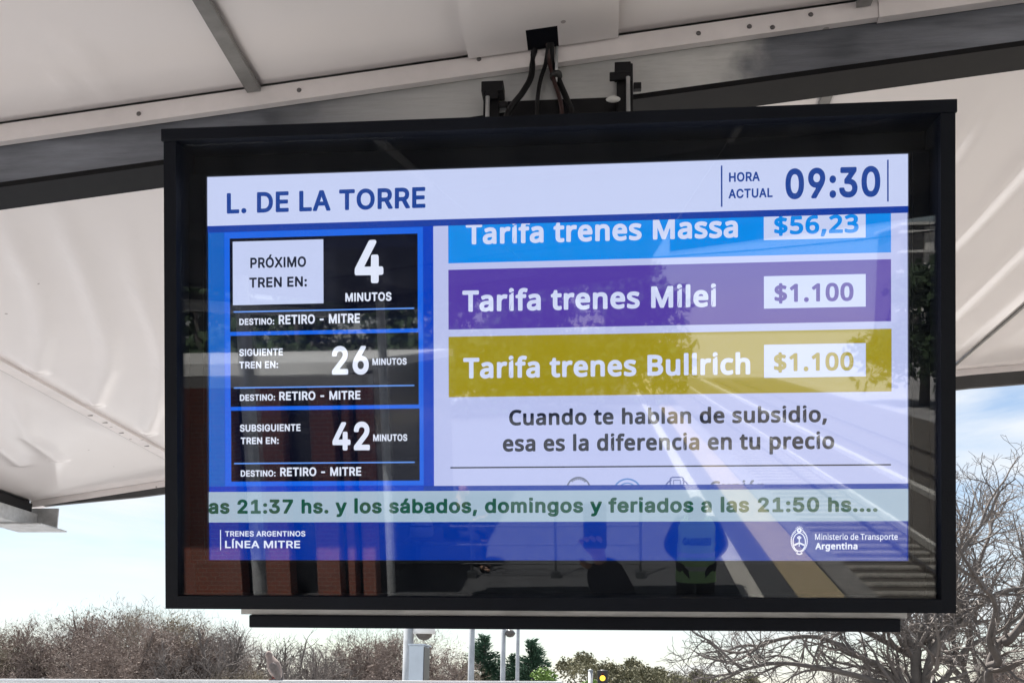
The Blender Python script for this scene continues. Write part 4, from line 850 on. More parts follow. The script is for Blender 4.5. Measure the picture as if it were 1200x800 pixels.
def text_mesh(name, txt, font, m, parent, fx, fy, zf):
    vs, fs = text_polys(txt, font)
    x0, x1 = min(v[0] for v in vs), max(v[0] for v in vs)
    c0, c1 = CAPS[font]
    q = MB()
    q.add([(fx((v[0] - x0) / (x1 - x0)), fy((v[1] - c0) / (c1 - c0)), zf) for v in vs], fs)
    return q.build(name, m, parent, off=(0, 0, 0))
def words(txt, font, col, parent, xl, xr, base, cap, z):
    o = text_mesh('lettering', txt, font, M['lit_' + col], parent,
                  lambda u: lx(xl + (xr - xl) * u), lambda v: ly(base - cap * v), z / 1000)
    return o

P = {}
P['screen_background'] = lit('screen_background', 'bg', disp, 0.0, (0, 0, 1920, 1080))
P['header_bar'] = lit('header_bar', 'header', disp, 3.2, (0, 0, 1920, 138))
P['advert_panel'] = lit('advert_panel', 'panel', disp, 0.5, (644, 150, 1920, 880))
P['train_list'] = lit('box_border', 'border', disp, 0.5, (47, 156, 615, 872))
P['side_reflection'] = lit('reflection_strip', 'bg2', disp, 0.4, (0, 156, 46, 872))  # reflected tint along the left margin, put into the pixel colour
lit('header_line', 'hline', disp, 3.1, (0, 138.5, 1920, 156))
lit('header_rule', 'navy', P['header_bar'], 3.6, (1430, 15, 1434, 126))
lit('header_rule', 'navy', P['header_bar'], 3.6, (1866, 14, 1870, 125))
P['next_train_box'] = lit('next_train_box', 'box', disp, 1.0, (63, 174, 600, 437))
P['following_train_box'] = lit('following_train_box', 'box', disp, 1.0, (64, 448, 602, 648))
P['later_train_box'] = lit('later_train_box', 'box', disp, 1.0, (65, 659, 604, 859))
lit('white_label', 'price', P['next_train_box'], 1.3, (72, 183, 333, 362))
for nm, y in (('next_train_box', 379), ('following_train_box', 593), ('later_train_box', 806)):
    lit('divider', 'line', P[nm], 1.4, (74, y, 590, y + 4))
fare = []
for col, (x0, y0, x1, y1), (p0, p1) in (('cyan', (686, 140, 1877, 259), (150, 218)), ('purple', (686, 277, 1877, 442), (315, 402)), ('olive', (686, 462, 1878, 629), (499, 588))):
    o = lit('fare_bar', col, disp, 1.0, (x0, y0, x1, y1))
    o['label'] = {'cyan': 'sky blue fare bar', 'purple': 'purple fare bar', 'olive': 'mustard yellow fare bar'}[col]
    lit('price_box', 'price', o, 1.4, (1544, p0, 1811, p1))
    fare.append(o)
lit('thin_rule', 'ink', P['advert_panel'], 0.9, (690, 822, 1876, 826))
P['ticker_bar'] = lit('ticker_bar', 'ticker', disp, 2.0, (0, 888, 1920, 974))
lit('ticker_line', 'hline', disp, 1.9, (615, 874, 1920, 887.5))
P['footer_bar'] = lit('footer_bar', 'footer', disp, 0.6, (0, 974.5, 1920, 1080))
TEXT = [
    ('L. DE LA TORRE', 'D', 'navy', 'header_bar', 56.7, 623.2, 104.9, 57.8),
    ('HORA', 'D', 'navy', 'header_bar', 1451.5, 1533.1, 59.9, 25.3),
    ('ACTUAL', 'D', 'navy', 'header_bar', 1450.3, 1566.9, 104.2, 24.9),
    ('09:30', 'D', 'navy', 'header_bar', 1600.7, 1848.5, 110.7, 80.9),
    ('PRÓXIMO', 'D', 'ink', 'next_train_box', 123.0, 283.6, 259.0, 29.3),
    ('TREN EN:', 'D', 'ink', 'next_train_box', 119.8, 285.9, 314.0, 28.4),
    ('4', 'D', 'white', 'next_train_box', 422.4, 503.5, 309.2, 120.5),
    ('MINUTOS', 'D', 'white', 'next_train_box', 395.5, 526.2, 359.0, 24.3),
    ('DESTINO:', 'D', 'white', 'next_train_box', 90.5, 191.5, 418.4, 18.1),
    ('RETIRO - MITRE', 'D', 'white', 'next_train_box', 204.5, 436.6, 418.6, 26.4),
    ('SIGUIENTE', 'D', 'white', 'following_train_box', 90.1, 215.8, 505.7, 20.0),
    ('TREN EN:', 'D', 'white', 'following_train_box', 90.0, 202.4, 540.9, 19.7),
    ('26', 'D', 'white', 'following_train_box', 356.6, 461.5, 562.1, 79.3),
    ('MINUTOS', 'D', 'white', 'following_train_box', 471.8, 568.5, 537.1, 18.6),
    ('DESTINO:', 'D', 'white', 'following_train_box', 91.4, 193.4, 631.7, 17.8),
    ('RETIRO - MITRE', 'D', 'white', 'following_train_box', 205.0, 437.5, 631.8, 24.5),
    ('SUBSIGUIENTE', 'D', 'white', 'later_train_box', 91.1, 266.1, 718.4, 20.0),
    ('TREN EN:', 'D', 'white', 'later_train_box', 93.4, 203.3, 753.7, 19.0),
    ('42', 'D', 'white', 'later_train_box', 357.5, 463.7, 773.6, 79.1),
    ('MINUTOS', 'D', 'white', 'later_train_box', 473.2, 569.5, 748.7, 19.0),
    ('DESTINO:', 'D', 'white', 'later_train_box', 93.0, 193.8, 845.1, 17.8),
    ('RETIRO - MITRE', 'D', 'white', 'later_train_box', 207.1, 439.0, 844.6, 24.5),
    ('Tarifa trenes Massa', 'E', 'pale', 'fare_bar', 735.1, 1475.3, 208.9, 58.5),
    ('Tarifa trenes Milei', 'E', 'pale', 'fare_bar', 725.0, 1416.7, 394.2, 58.7),
    ('Tarifa trenes Bullrich', 'E', 'pale', 'fare_bar', 726.8, 1507.2, 578.1, 57.1),
    ('$56,23', 'E', 'cyan', 'fare_bar', 1571.2, 1792.8, 204.5, 48.9),
    ('$1.100', 'E', 'purple', 'fare_bar', 1571.8, 1779.2, 385.9, 48.7),
    ('$1.100', 'E', 'olive', 'fare_bar', 1569.8, 1778.9, 571.4, 48.7),
    ('Cuando te hablan de subsidio,', 'E', 'ink', 'advert_panel', 853.8, 1709.5, 708.9, 42.8),
    ('esa es la diferencia en tu precio', 'E', 'ink', 'advert_panel', 836.1, 1728.8, 780.7, 44.5),
    ('Gunión', 'E', 'grey', 'advert_panel', 1399.7, 1547.3, 898.3, 33.5),
    ('as 21:37 hs. y los sábados, domingos y feriados a las 21:50 hs....', 'T', 'green', 'ticker_bar', -0.6, 1840.5, 949.6, 40.1),
    ('TRENES ARGENTINOS', 'R', 'white', 'footer_bar', 46.5, 278.5, 1013.6, 15.2),
    ('LÍNEA MITRE', 'R', 'white', 'footer_bar', 46.3, 263.6, 1046.5, 21.0),
    ('Ministerio de Transporte', 'M', 'white', 'footer_bar', 1677.6, 1893.1, 1023.7, 16.0),
    ('Argentina', 'E', 'white', 'footer_bar', 1678.3, 1788.6, 1049.5, 17.4),

]
nf = 0
for txt, font, col, par, xl, xr, base, cap in TEXT:
    if par == 'fare_bar':
        po = fare[nf % 3]
        nf += 1
    else:
        po = P[par]
    z = {'header_bar': 3.6, 'fare_bar': 1.8, 'advert_panel': 0.9, 'ticker_bar': 2.4, 'footer_bar': 1.0}.get(par, 1.7)
    words(txt, font, col, po, xl, xr, base, cap, z)
# clipped round logos at the foot of the advert
def arc(q, cx, cy, r, a0, a1, w, z, n=24):
    for k in range(n):
        a, b = R(a0 + (a1 - a0) * k / n), R(a0 + (a1 - a0) * (k + 1) / n)
        pts = [(cx + (r + s) * math.cos(t), cy - (r + s) * math.sin(t)) for t, s in ((a, -w), (a, w), (b, w), (b, -w))]
        q.add([(lx(x), ly(y), z / 1000) for x, y in pts], [(0, 1, 2, 3)] if True else [])
def stroke(q, pts, w, z):
    for (x0, y0), (x1, y1) in zip(pts[:-1], pts[1:]):
        d = math.hypot(x1 - x0, y1 - y0)
        nx, ny = -(y1 - y0) / d * w, (x1 - x0) / d * w
        q.add([(lx(x), ly(y), z / 1000) for x, y in ((x0 + nx, y0 + ny), (x0 - nx, y0 - ny), (x1 - nx, y1 - ny), (x1 + nx, y1 + ny))], [(0, 1, 2, 3)])
        z += 0.012
q = MB(); arc(q, 1044, 884, 31, 0, 180, 2.2, 0.9)
for k in range(7):
    a = R(50 + k * 13)
    arc(q, 1044 + 27 * math.cos(a), 884 - 27 * math.sin(a), 1.8, 0, 360, 1.2, 0.93, 6)
q.build('round_logo', M['lit_grey'], P['advert_panel'], off=(0, 0, 0))
M['lit_logo_blue'] = emit('lit pale blue pixels', (104, 142, 206))
q = MB(); arc(q, 1177, 896, 38, 0, 180, 2.2, 0.9); arc(q, 1177, 896, 27, 0, 180, 1.6, 0.92)
q.build('round_logo', M['lit_logo_blue'], P['advert_panel'], off=(0, 0, 0))
M['lit_logo_slate'] = emit('lit slate pixels', (112, 120, 172))
q = MB(); arc(q, 1311, 892, 34, 10, 65, 2.0, 0.9); arc(q, 1311, 892, 34, 115, 170, 2.0, 0.9)
stroke(q, [(1293, 884), (1293, 858), (1298, 854), (1324, 854), (1329, 858), (1329, 884)], 1.8, 0.93)
stroke(q, [(1302, 884), (1302, 862), (1320, 862), (1320, 884)], 1.0, 1.02)
q.build('round_logo', M['lit_logo_slate'], P['advert_panel'], off=(0, 0, 0))
# coat of arms and rule in the footer
q = MB()
cx, cy = 1636, 1030
n = 40
for k in range(n):
    a, b = 2 * math.pi * k / n, 2 * math.pi * (k + 1) / n
    pts = [(cx + (15 + s) * math.sin(t), cy - (23 + s) * math.cos(t)) for t, s in ((a, 0), (a, 2.6), (b, 2.6), (b, 0))]
    q.add([(lx(x), ly(y), 0.0010) for x, y in pts], [(0, 3, 2, 1)])
for k in range(14):          # laurel leaves round the oval
    for s in (-1, 1):
        a = R(28 + k * 10.5)
        x, y = cx + s * 20.5 * math.sin(a), cy - 29 * math.cos(a)
        stroke(q, [(x, y), (x + s * 2.5 * math.cos(a * 0.7), y - 4.5)], 1.3, 1.05)
arc(q, cx, cy - 32, 4.5, 0, 360, 2.2, 1.1, 16)
for k in range(7):
    a = R(0 + k * 30)
    stroke(q, [(cx + 7.5 * math.cos(a), cy - 32 - 7.5 * math.sin(a)), (cx + 11 * math.cos(a), cy - 32 - 11 * math.sin(a))], 0.9, 1.15)
stroke(q, [(cx, cy - 14), (cx, cy + 12)], 1.2, 1.2)
stroke(q, [(cx - 13, cy + 8), (cx, cy + 2)], 2.2, 1.25)
stroke(q, [(cx + 13, cy + 8), (cx, cy + 2)], 2.2, 1.3)
stroke(q, [(cx - 5, cy - 12), (cx, cy - 16), (cx + 5, cy - 12), (cx, cy - 8), (cx - 5, cy - 12)], 1.2, 1.35)
stroke(q, [(cx - 8, cy + 30), (cx, cy + 33), (cx + 8, cy + 30)], 1.6, 1.4)
q.build('emblem', M['lit_white'], P['footer_bar'], off=(0, 0, 0))
lit('footer_rule', 'white', P['footer_bar'], 1.0, (32, 995, 34.5, 1052))

# cables from the hole in the ceiling down behind the screen
CABS = [([(-0.128, 1.835, 4.20), (-0.140, 1.875, 4.165), (-0.143, 1.86, 4.112), (-0.157, 1.84, 4.067), (-0.185, 1.80, 3.99), (-0.20, 1.77, 3.86)], 0.0062, 'cable', 'thick black cable looping left from the ceiling hole to the screen'),
        ([(-0.105, 1.835, 4.20), (-0.113, 1.870, 4.154), (-0.123, 1.86, 4.108), (-0.127, 1.84, 4.062), (-0.126, 1.80, 3.994), (-0.12, 1.77, 3.86)], 0.0042, 'cable', 'thin black cable hanging almost straight down between the other cables'),
        ([(-0.110, 1.835, 4.20), (-0.108, 1.868, 4.157), (-0.097, 1.858, 4.101), (-0.086, 1.84, 4.056), (-0.078, 1.80, 3.992), (-0.07, 1.77, 3.86)], 0.0042, 'cable_red', 'dark red cable running beside the thick right hand cable'),
        ([(-0.100, 1.835, 4.20), (-0.103, 1.874, 4.157), (-0.086, 1.866, 4.101), (-0.071, 1.846, 4.052), (-0.058, 1.80, 3.985), (-0.05, 1.77, 3.86)], 0.0062, 'cable', 'thick black cable slanting right from the ceiling hole to the screen')]
M['dark_tie'] = mat('black nylon tie', (0.02, 0.02, 0.02), 0.5)
def smooth_path(pts, n=6):
    pts = [Vector(p) for p in pts]
    out = []
    for i in range(len(pts) - 1):
        p0, p1, p2, p3 = pts[max(0, i - 1)], pts[i], pts[i + 1], pts[min(len(pts) - 1, i + 2)]
        for k in range(n):
            s = k / n
            out.append(0.5 * ((2 * p1) + (p2 - p0) * s + (2 * p0 - 5 * p1 + 4 * p2 - p3) * s * s + (3 * p1 - p0 - 3 * p2 + p3) * s ** 3))
    out.append(pts[-1])
    return out
for pts, r, m, lab in CABS:
    q = MB()
    q.tube(smooth_path(pts), r, 10)
    tag(q.build('cable', M[m], None, True), lab, 'cable', 'cables above the screen')
cable_by = [o for o in COL.objects if o.name.startswith('cable') and o.type == 'MESH']
q = MB(); q.tube([(-0.094, 1.8615, 4.116), (-0.0925, 1.8605, 4.109)], 0.0125, 14)
q.build('cable_tie', M['dark_tie'], [o for o in cable_by if 'slanting right' in o.get('label', '')][0], True)
q = MB(); q.tube([(-0.092, 1.868, 4.185), (-0.093, 1.862, 4.10)], 0.003, 8)
tag(q.build('conduit_rod', M['galv'], None, True), 'short bright metal rod hanging from the ceiling hole', 'rod')

# ================================================================== BEYOND THE PLATFORM
M['wall_paint'] = mat('pale blue white painted panel', (0.74, 0.77, 0.80), 0.5, var=0.12, scale=2.0)
M['pole'] = mat('grey galvanised pole', (0.42, 0.44, 0.46), 0.5, metal=0.2, var=0.2, scale=6)
M['cabinet'] = mat('pale blue grey cabinet', (0.44, 0.50, 0.57), 0.55, var=0.1, scale=4)
M['dark_plastic'] = mat('dark plastic', (0.02, 0.02, 0.022), 0.4)
M['dome_white'] = mat('white camera shell', (0.7, 0.7, 0.7), 0.4)
M['dome_dark'] = mat('smoked dome', (0.10, 0.09, 0.085), 0.12)

# hoarding wall at the end of the platform: its top edge is just visible
wall = thing('panel_wall', 'pale bluish white panel wall whose flat top edge runs under the trees', 'wall', (-3.0, 6.55, 0))
for x0, x1 in ((-7.5, -5.4), (-5.392, -3.30), (-3.292, -1.2), (-1.192, -0.27)):
    def tz(x): return 2.936 + (x + 3.964) * 0.0073
    q = MB()
    q.hexa([(x, y, z if z < 1 else tz(x)) for z in (0.0, 2.0) for y in (6.53, 6.57) for x in (x0, x1)])
    q.build('wall_panel', M['wall_paint'], wall)
q = MB()
q.hexa([(x, y, 2.9365 + (x + 3.964) * 0.0073 + d) for d in (0.0, 0.016) for y in (6.505, 6.595) for x in (-7.5, -0.265)])
q.build('cap_rail', M['wall_paint'], wall, bevel=0.003)
for k in range(9):
    x = -6.8 + k * 0.78
    z = 2.9525 + (x + 3.964) * 0.0073
    q = MB(); q.lathe([(0.012, 0.0), (0.011, 0.006), (0.0, 0.008)], (x, 6.52, z), 8)
    q.build('rivet', M['screw'], wall)

# dove on the wall
M['dove_body'] = mat('dove plumage', (0.27, 0.215, 0.195), 0.85, var=0.25, scale=30, col2=(0.20, 0.165, 0.155))
M['dove_wing'] = mat('dove wing feathers', (0.17, 0.15, 0.145), 0.8, var=0.4, scale=40)
M['dove_tail'] = mat('dark tail feathers', (0.075, 0.08, 0.09), 0.8)
M['dove_leg'] = mat('reddish bird leg', (0.30, 0.08, 0.07), 0.7)
dove = thing('dove', 'grey brown dove perched on the wall top looking left', 'bird', (-2.128, 6.545, 2.966))
def skin_obj(name, verts, edges, radii, m, parent, loc, sub=2, smooth=True):
    me = bpy.data.meshes.new(name)
    me.from_pydata(verts, edges, [])
    o = bpy.data.objects.new(name, me)
    link(o, parent)
    o.location = loc
    me.materials.append(m)
    sm = o.modifiers.new('skin', 'SKIN')
    sm.use_smooth_shade = smooth
    for i, r in enumerate(radii):
        sv = me.skin_vertices[0].data[i]
        sv.radius = r if hasattr(r, '__len__') else (r, r)
        sv.use_root = (i == 0)
    ss = o.modifiers.new('subsurf', 'SUBSURF')
    ss.levels = sub
    ss.render_levels = sub
    return o
# head up on the left, breast bulging left, tail down to the right
q = MB()
spine = smooth_path([(0.034, 0, 0.010), (0.022, 0, 0.034), (0.004, 0, 0.066), (-0.012, 0, 0.098), (-0.027, 0, 0.126), (-0.037, 0, 0.146), (-0.045, 0, 0.161), (-0.053, 0, 0.171), (-0.061, 0, 0.176)], 4)
rr_ = [lerp(i / 32, [0, 0.125, 0.25, 0.375, 0.5, 0.625, 0.75, 0.875, 1.0], [0.014, 0.033, 0.044, 0.043, 0.031, 0.0225, 0.0235, 0.021, 0.007]) for i in range(33)]
q.tube(spine, rr_, 18)
q.build('body', M['dove_body'], dove, True, off=(0, 0, 0))
for s in (-1, 1):
    q = MB()
    q.tube(smooth_path([(-0.018, 0, 0.108), (0.002, 0, 0.078), (0.024, 0, 0.042), (0.044, 0, 0.006), (0.056, 0, -0.018)], 4), [0.008, 0.018, 0.024, 0.027, 0.028, 0.028, 0.027, 0.026, 0.024, 0.022, 0.019, 0.016, 0.013, 0.010, 0.007, 0.004, 0.001], 14)
    q.v = [(x, s * 0.034 + y * 0.45, z) for x, y, z in q.v]
    q.build('wing', M['dove_wing'], dove, True, off=(0, 0, 0))
q = MB()
q.hexa([(x, y, z) for (x, y, z) in ((0.020, -0.016, 0.020), (0.036, -0.016, 0.030), (0.020, 0.016, 0.020), (0.036, 0.016, 0.030), (0.060, -0.022, -0.066), (0.066, -0.022, -0.062), (0.060, 0.022, -0.066), (0.066, 0.022, -0.062))])
q.build('tail', M['dove_tail'], dove, off=(0, 0, 0))
q = MB(); q.tube([(-0.062, 0, 0.174), (-0.072, 0, 0.171), (-0.081, 0, 0.166)], [0.0045, 0.003, 0.0008], 8)
q.build('beak', M['dove_tail'], dove, True, off=(0, 0, 0))
for s in (-1, 1):
    q = MB(); q.lathe([(0.0, -0.003), (0.003, 0.0), (0.0, 0.003)], (0, 0, 0), 8)
    o = q.build('eye', M['dark_plastic'], dove, True, off=(0, 0, 0)); o.location = (-0.053, s * 0.0185, 0.175)
    q = MB(); q.tube([(-0.002, s * 0.014, 0.035), (-0.006, s * 0.015, 0.002)], 0.004, 8)
    for a in (-0.5, 0.0, 0.5):
        q.tube([(-0.006, s * 0.015, 0.003), (-0.028 * math.cos(a), s * 0.015 + 0.022 * math.sin(a), 0.003)], [0.0035, 0.002], 6)
    q.build('leg', M['dove_leg'], dove, True, off=(0, 0, 0))

# masts and poles
mast = thing('camera_mast', 'thick grey mast carrying a white dome camera on a short arm, under the screen', 'pole', (-2.30, 12.0, -1.1))
q = MB(); q.tube([(-2.30, 12, -1.1), (-2.30, 12, 4.6)], 0.062, 16); q.build('pole', M['pole'], mast, True)
q = MB(); q.tube([(-2.30, 12, 3.98), (-2.118, 12, 3.98)], 0.022, 10); q.tube([(-2.118, 12, 3.98), (-2.118, 12, 3.72)], 0.016, 10); q.build('arm', M['pole'], mast, True)
q = MB(); q.lathe([(0.0, 0.20), (0.06, 0.19), (0.125, 0.13), (0.135, 0.05), (0.125, 0.045), (0.10, 0.05)], (-2.118, 12, 3.53), 22); q.build('camera_shell', M['dome_white'], mast, True)
q = MB(); q.lathe([(0.10, 0.05), (0.092, 0.02), (0.06, -0.015), (0.0, -0.03)], (-2.118, 12, 3.53), 22); q.build('camera_dome', M['dome_dark'], mast, True)
cab = thing('equipment_cabinet', 'tall pale blue grey cabinet standing right beside the camera mast', 'cabinet', (-2.01, 11.0, -1.1))
boxes('body', M['cabinet'], cab, (-2.085, 10.93, -1.1, -1.930, 11.3, 3.395), bevel=0.006)
boxes('door_edge', M['dark_plastic'], cab, (-1.9295, 10.94, -0.9, -1.922, 11.29, 3.38))
boxes('top_cap', M['cabinet'], cab, (-2.10, 10.91, 3.396, -1.915, 11.32, 3.412))
p2 = thing('lamp_pole', 'plain pale grey pole rising in front of the first dark conifer', 'pole', (-2.326, 18, -1.1), 'slim poles under the screen')
q = MB(); q.tube([(-2.326, 18, -1.1), (-2.326, 18, 5.2)], [0.062, 0.052], 14); q.build('pole', M['pole'], p2, True)
q = MB(); q.tube([(-2.326, 18, 5.16), (-2.326, 17.2, 5.35)], [0.03, 0.025], 10); q.build('arm', M['pole'], p2, True)
q = MB(); q.box(-2.42, 16.75, 5.31, -2.232, 17.22, 5.40); q.build('lamp_head', M['galv'], p2, bevel=0.02)
p3 = thing('camera_pole', 'grey pole with a small drooping floodlight on its right side', 'pole', (-1.963, 20, -1.1), 'slim poles under the screen')
q = MB(); q.tube([(-1.963, 20, -1.1), (-1.963, 20, 5.3)], [0.060, 0.045], 14); q.build('pole', M['pole'], p3, True)
q = MB(); q.tube([(-1.963, 20, 4.10), (-1.86, 20, 4.12)], 0.016, 8); q.build('arm', M['pole'], p3, True)
q = MB(); q.lathe([(0.0, 0.07), (0.06, 0.06), (0.105, 0.0), (0.10, -0.02), (0.06, -0.075), (0.0, -0.085)], (-1.83, 20, 4.06), 14); q.build('floodlight', M['dome_dark'], p3, True)
p4 = thing('thin_pole', 'thinnest grey pole standing right of the pole with the floodlight', 'pole', (-2.014, 24, -1.1), 'slim poles under the screen')
q = MB(); q.tube([(-2.014, 24, -1.1), (-2.014, 24, 6.5)], [0.048, 0.040], 12); q.build('pole', M['pole'], p4, True)
q = MB(); q.lathe([(0.055, 0), (0.06, 0.03), (0.0, 0.06)], (-2.014, 24, 6.5), 12); q.build('finial', M['pole'], p4, True)

# traffic light, amber lit
tl = thing('traffic_light', 'dark traffic light showing amber at the foot of the picture', 'traffic light', (-0.06, 32, -1.1))
q = MB(); q.tube([(-0.06, 32.16, -1.1), (-0.06, 32.16, 3.66)], 0.055, 12); q.build('pole', M['pole'], tl, True)
boxes('housing', M['dark_plastic'], tl, (-0.215, 31.92, 2.62, 0.105, 32.10, 3.64), bevel=0.02)
lamp_cols = {'red_lamp': (0.10, 0.008, 0.008), 'green_lamp': (0.008, 0.06, 0.03)}
for nm, z in (('red_lamp', 3.53), ('amber_lamp', 3.40), ('green_lamp', 2.92)):
    if nm == 'amber_lamp':
        mm = emit('lit amber signal', (255, 196, 70), 2.2)
    else:
        mm = mat(nm.replace('_', ' '), lamp_cols[nm], 0.3)
    r = 0.085 if nm != 'red_lamp' else 0.04
    q = MB(); q.lathe([(0.0, 0.02), (r * 0.8, 0.012), (r, 0.0)], (0, 0, 0), 18)
    o = q.build(nm, mm, tl, True, off=(0, 0, 0)); o.location = (0.005, -0.081, z + 1.1); o.rotation_euler = (R(90), 0, 0)
    if nm != 'red_lamp':
        q = MB()
        for k in range(12):
            a, b = math.pi * (-0.1 + 1.2 * k / 12), math.pi * (-0.1 + 1.2 * (k + 1) / 12)
            pts = [(r * 1.12 * math.cos(t), r * 1.12 * math.sin(t)) for t in (a, b)]
            q.add([(pts[0][0] + 0.005, -0.082, pts[0][1]), (pts[1][0] + 0.005, -0.082, pts[1][1]), (pts[1][0] + 0.005, -0.20, pts[1][1] - 0.01), (pts[0][0] + 0.005, -0.20, pts[0][1] - 0.01)], [(0, 1, 2, 3)])
        o = q.build('visor', M['dark_plastic'], tl, off=(0, 0, 0)); o.location = (0, 0, z + 1.1)
sg = thing('signal_post', 'slim grey post standing just left of the traffic light', 'pole', (-0.426, 32, -1.1))
q = MB(); q.tube([(-0.426, 32, -1.1), (-0.426, 32, 3.62)], 0.07, 12); q.build('pole', M['pole'], sg, True)
q = MB(); q.lathe([(0.078, 0), (0.078, 0.03), (0.0, 0.05)], (-0.426, 32, 3.62), 12); q.build('cap', M['pole'], sg, True)

# ------------------------------------------------------------------ trees
M['bark_grey'] = mat('grey bare bark', (0.125, 0.112, 0.104), 0.9, var=0.35, scale=3.0)
M['bark_dark'] = mat('dark bare bark', (0.11, 0.095, 0.088), 0.9, var=0.35, scale=3.0)
M['twig_grey'] = mat('grey twigs', (0.155, 0.138, 0.130), 0.9, var=0.3, scale=1.0)
M['twig_brown'] = mat('pinkish brown twigs', (0.205, 0.165, 0.146), 0.9, var=0.3, scale=0.6)
M['twig_olive'] = mat('olive brown twigs and seed pods', (0.21, 0.18, 0.13), 0.9, var=0.3, scale=0.6)
M['needles'] = mat('dark conifer needles', (0.035, 0.085, 0.05), 0.85, var=0.4, scale=1.2)
M['leaf_bright'] = mat('fresh green leaves', (0.13, 0.22, 0.045), 0.8, var=0.35, scale=1.5)
M['leaf_olive'] = mat('dull olive leaves', (0.135, 0.13, 0.075), 0.85, var=0.35, scale=0.9)
M['leaf_dark'] = mat('dark green leaves', (0.04, 0.07, 0.03), 0.85, var=0.45, scale=0.9)

def rand_unit(rg):
    while True:
        v = Vector((rg.uniform(-1, 1), rg.uniform(-1, 1), rg.uniform(-1, 1)))
        if 0.05 < v.length < 1:
            return v.normalized()
def limb(rg, p, d, ln, r0, r1, nseg, wob, up):
    pts, rad = [Vector(p)], [r0]
    d = Vector(d).normalized()
    for k in range(nseg):
        d = (d + rand_unit(rg) * wob + Vector((0, 0, up))).normalized()
        pts.append(pts[-1] + d * (ln / nseg))
        rad.append(r0 + (r1 - r0) * (k + 1) / nseg)
    return pts, rad
def grow(rg, mb, pts, rad, level, maxl, P_):
    """side shoots along a limb given by points and radii"""
    n = len(pts)
    tot = sum((pts[i + 1] - pts[i]).length for i in range(n - 1))
    cnt = max(2, int(tot * P_['dens'][level]))
    for k in range(cnt):
        s = P_.get('start', 0.25) + (1 - P_.get('start', 0.25)) * (k + rg.random()) / cnt
        i = min(n - 2, int(s * (n - 1)))
        f = s * (n - 1) - i
        p = pts[i].lerp(pts[i + 1], f)
        r = rad[i] + (rad[i + 1] - rad[i]) * f
        t = (pts[i + 1] - pts[i]).normalized()
        side = rand_unit(rg)
        side = (side - t * side.dot(t)).normalized()
        a = rg.uniform(0.5, 1.1)
        d = t * math.cos(a) + side * math.sin(a)
        ln = P_['len'][level] * rg.uniform(0.6, 1.25) * (1.15 - 0.5 * s)
        rr = max(P_['rmin'], min(r * 0.7, P_['rad'][level]))
        ns = 4 if level < maxl - 1 else 3
        q_, w_ = limb(rg, p, d, ln, rr, max(P_['rmin'] * 0.7, rr * 0.35), ns, P_['wob'], P_['up'])
        if 'inside' in P_ and not P_['inside'](q_[-1]):
            continue
        mb.tube(q_, w_, 5 if rr > 0.04 else 3, cap=False)
        if level < maxl:
            grow(rg, mb, q_, w_, level + 1, maxl, P_)

def bare_meshes(seed, h, spread, m_t, m_b, P_):
    rg = random.Random(seed)
    tr, br = MB(), MB()
    fork = h * P_.get('fork', 0.3)
    ctr, ra, rb = Vector((0, 0, h * 0.50)), h * 0.50 * spread, h * 0.50
    def inside(p, f=1.0):
        w = 1.0 + 0.10 * math.sin(3.0 * math.atan2(p.y, p.x) + seed) + 0.07 * math.sin(7.0 * math.atan2(p.y, p.x) + 5.0 * p.z / h)
        return (p.x * p.x + p.y * p.y) / (ra * ra) + (p.z - ctr.z) ** 2 / (rb * rb) < w * w * f
    P_ = dict(P_); P_['inside'] = inside
    pts, rad = limb(rg, (0, 0, 0), (0, 0, 1), fork, h * 0.035, h * 0.027, 4, 0.08, 0.1)
    tr.tube(pts, rad, 10)
    nl = P_.get('limbs', 7)
    for k in range(nl):
        a = 2 * math.pi * (k + rg.random() * 0.6) / nl
        el = R(rg.uniform(18, 80))
        d = Vector((math.cos(a) * math.cos(el), math.sin(a) * math.cos(el), math.sin(el)))
        lp, lr = limb(rg, pts[-1] - Vector((0, 0, 0.03 * k)), d, h * 0.95, h * 0.016, h * 0.003, 9, P_['wob'] * 0.8, 0.05)
        n_ = max([i for i in range(len(lp)) if inside(lp[i], 0.8)] + [2]) + 1
        lp, lr = lp[:n_], lr[:n_]
        tr.tube(lp, lr, 7)
        grow(rg, br, lp, lr, 0, P_['maxl'], P_)
    if P_.get('buds'):
        base = [p for p in br.v if Vector(p).z > h * 0.25]
        for _ in range(P_['buds']):
            c = Vector(rg.choice(base)) + rand_unit(rg) * rg.uniform(0, 0.45)
            if not inside(c, 1.1):
                continue
            u, v = rand_unit(rg) * rg.uniform(0.05, 0.13), rand_unit(rg) * rg.uniform(0.03, 0.09)
            br.add([c - u, c + v, c + u], [(0, 1, 2)])
        for _ in range(P_['buds'] // 2):          # the soft outer rim of fine twigs
            d = rand_unit(rg)
            if d.z < -0.25:
                continue
            w = 1.0 + 0.10 * math.sin(3.0 * math.atan2(d.y, d.x) + seed) + 0.07 * math.sin(7.0 * math.atan2(d.y, d.x) + 5.0 * d.z)
            c = ctr + Vector((d.x * ra, d.y * ra, d.z * rb)) * w * rg.uniform(0.72, 0.99)
            u = (d + rand_unit(rg) * 0.9).normalized() * rg.uniform(0.10, 0.28)
            v = rand_unit(rg) * rg.uniform(0.012, 0.03)
            br.add([c - u, c + v, c + u], [(0, 1, 2)])
    return tr, br
def tree_thing(name, label, cat, loc, parts, group, rotz=0.0, sc=1.0):
    o = thing(name, label, cat, loc, group, rotz)
    o.scale = (sc, sc, sc)
    for nm, me in parts:
        c = bpy.data.objects.new(nm, me)
        link(c, o)
    return o
def mesh_of(mb, name, m):
    o = mb.build(name, m, None, off=(0, 0, 0))
    me = o.data
    bpy.data.objects.remove(o)
    return me

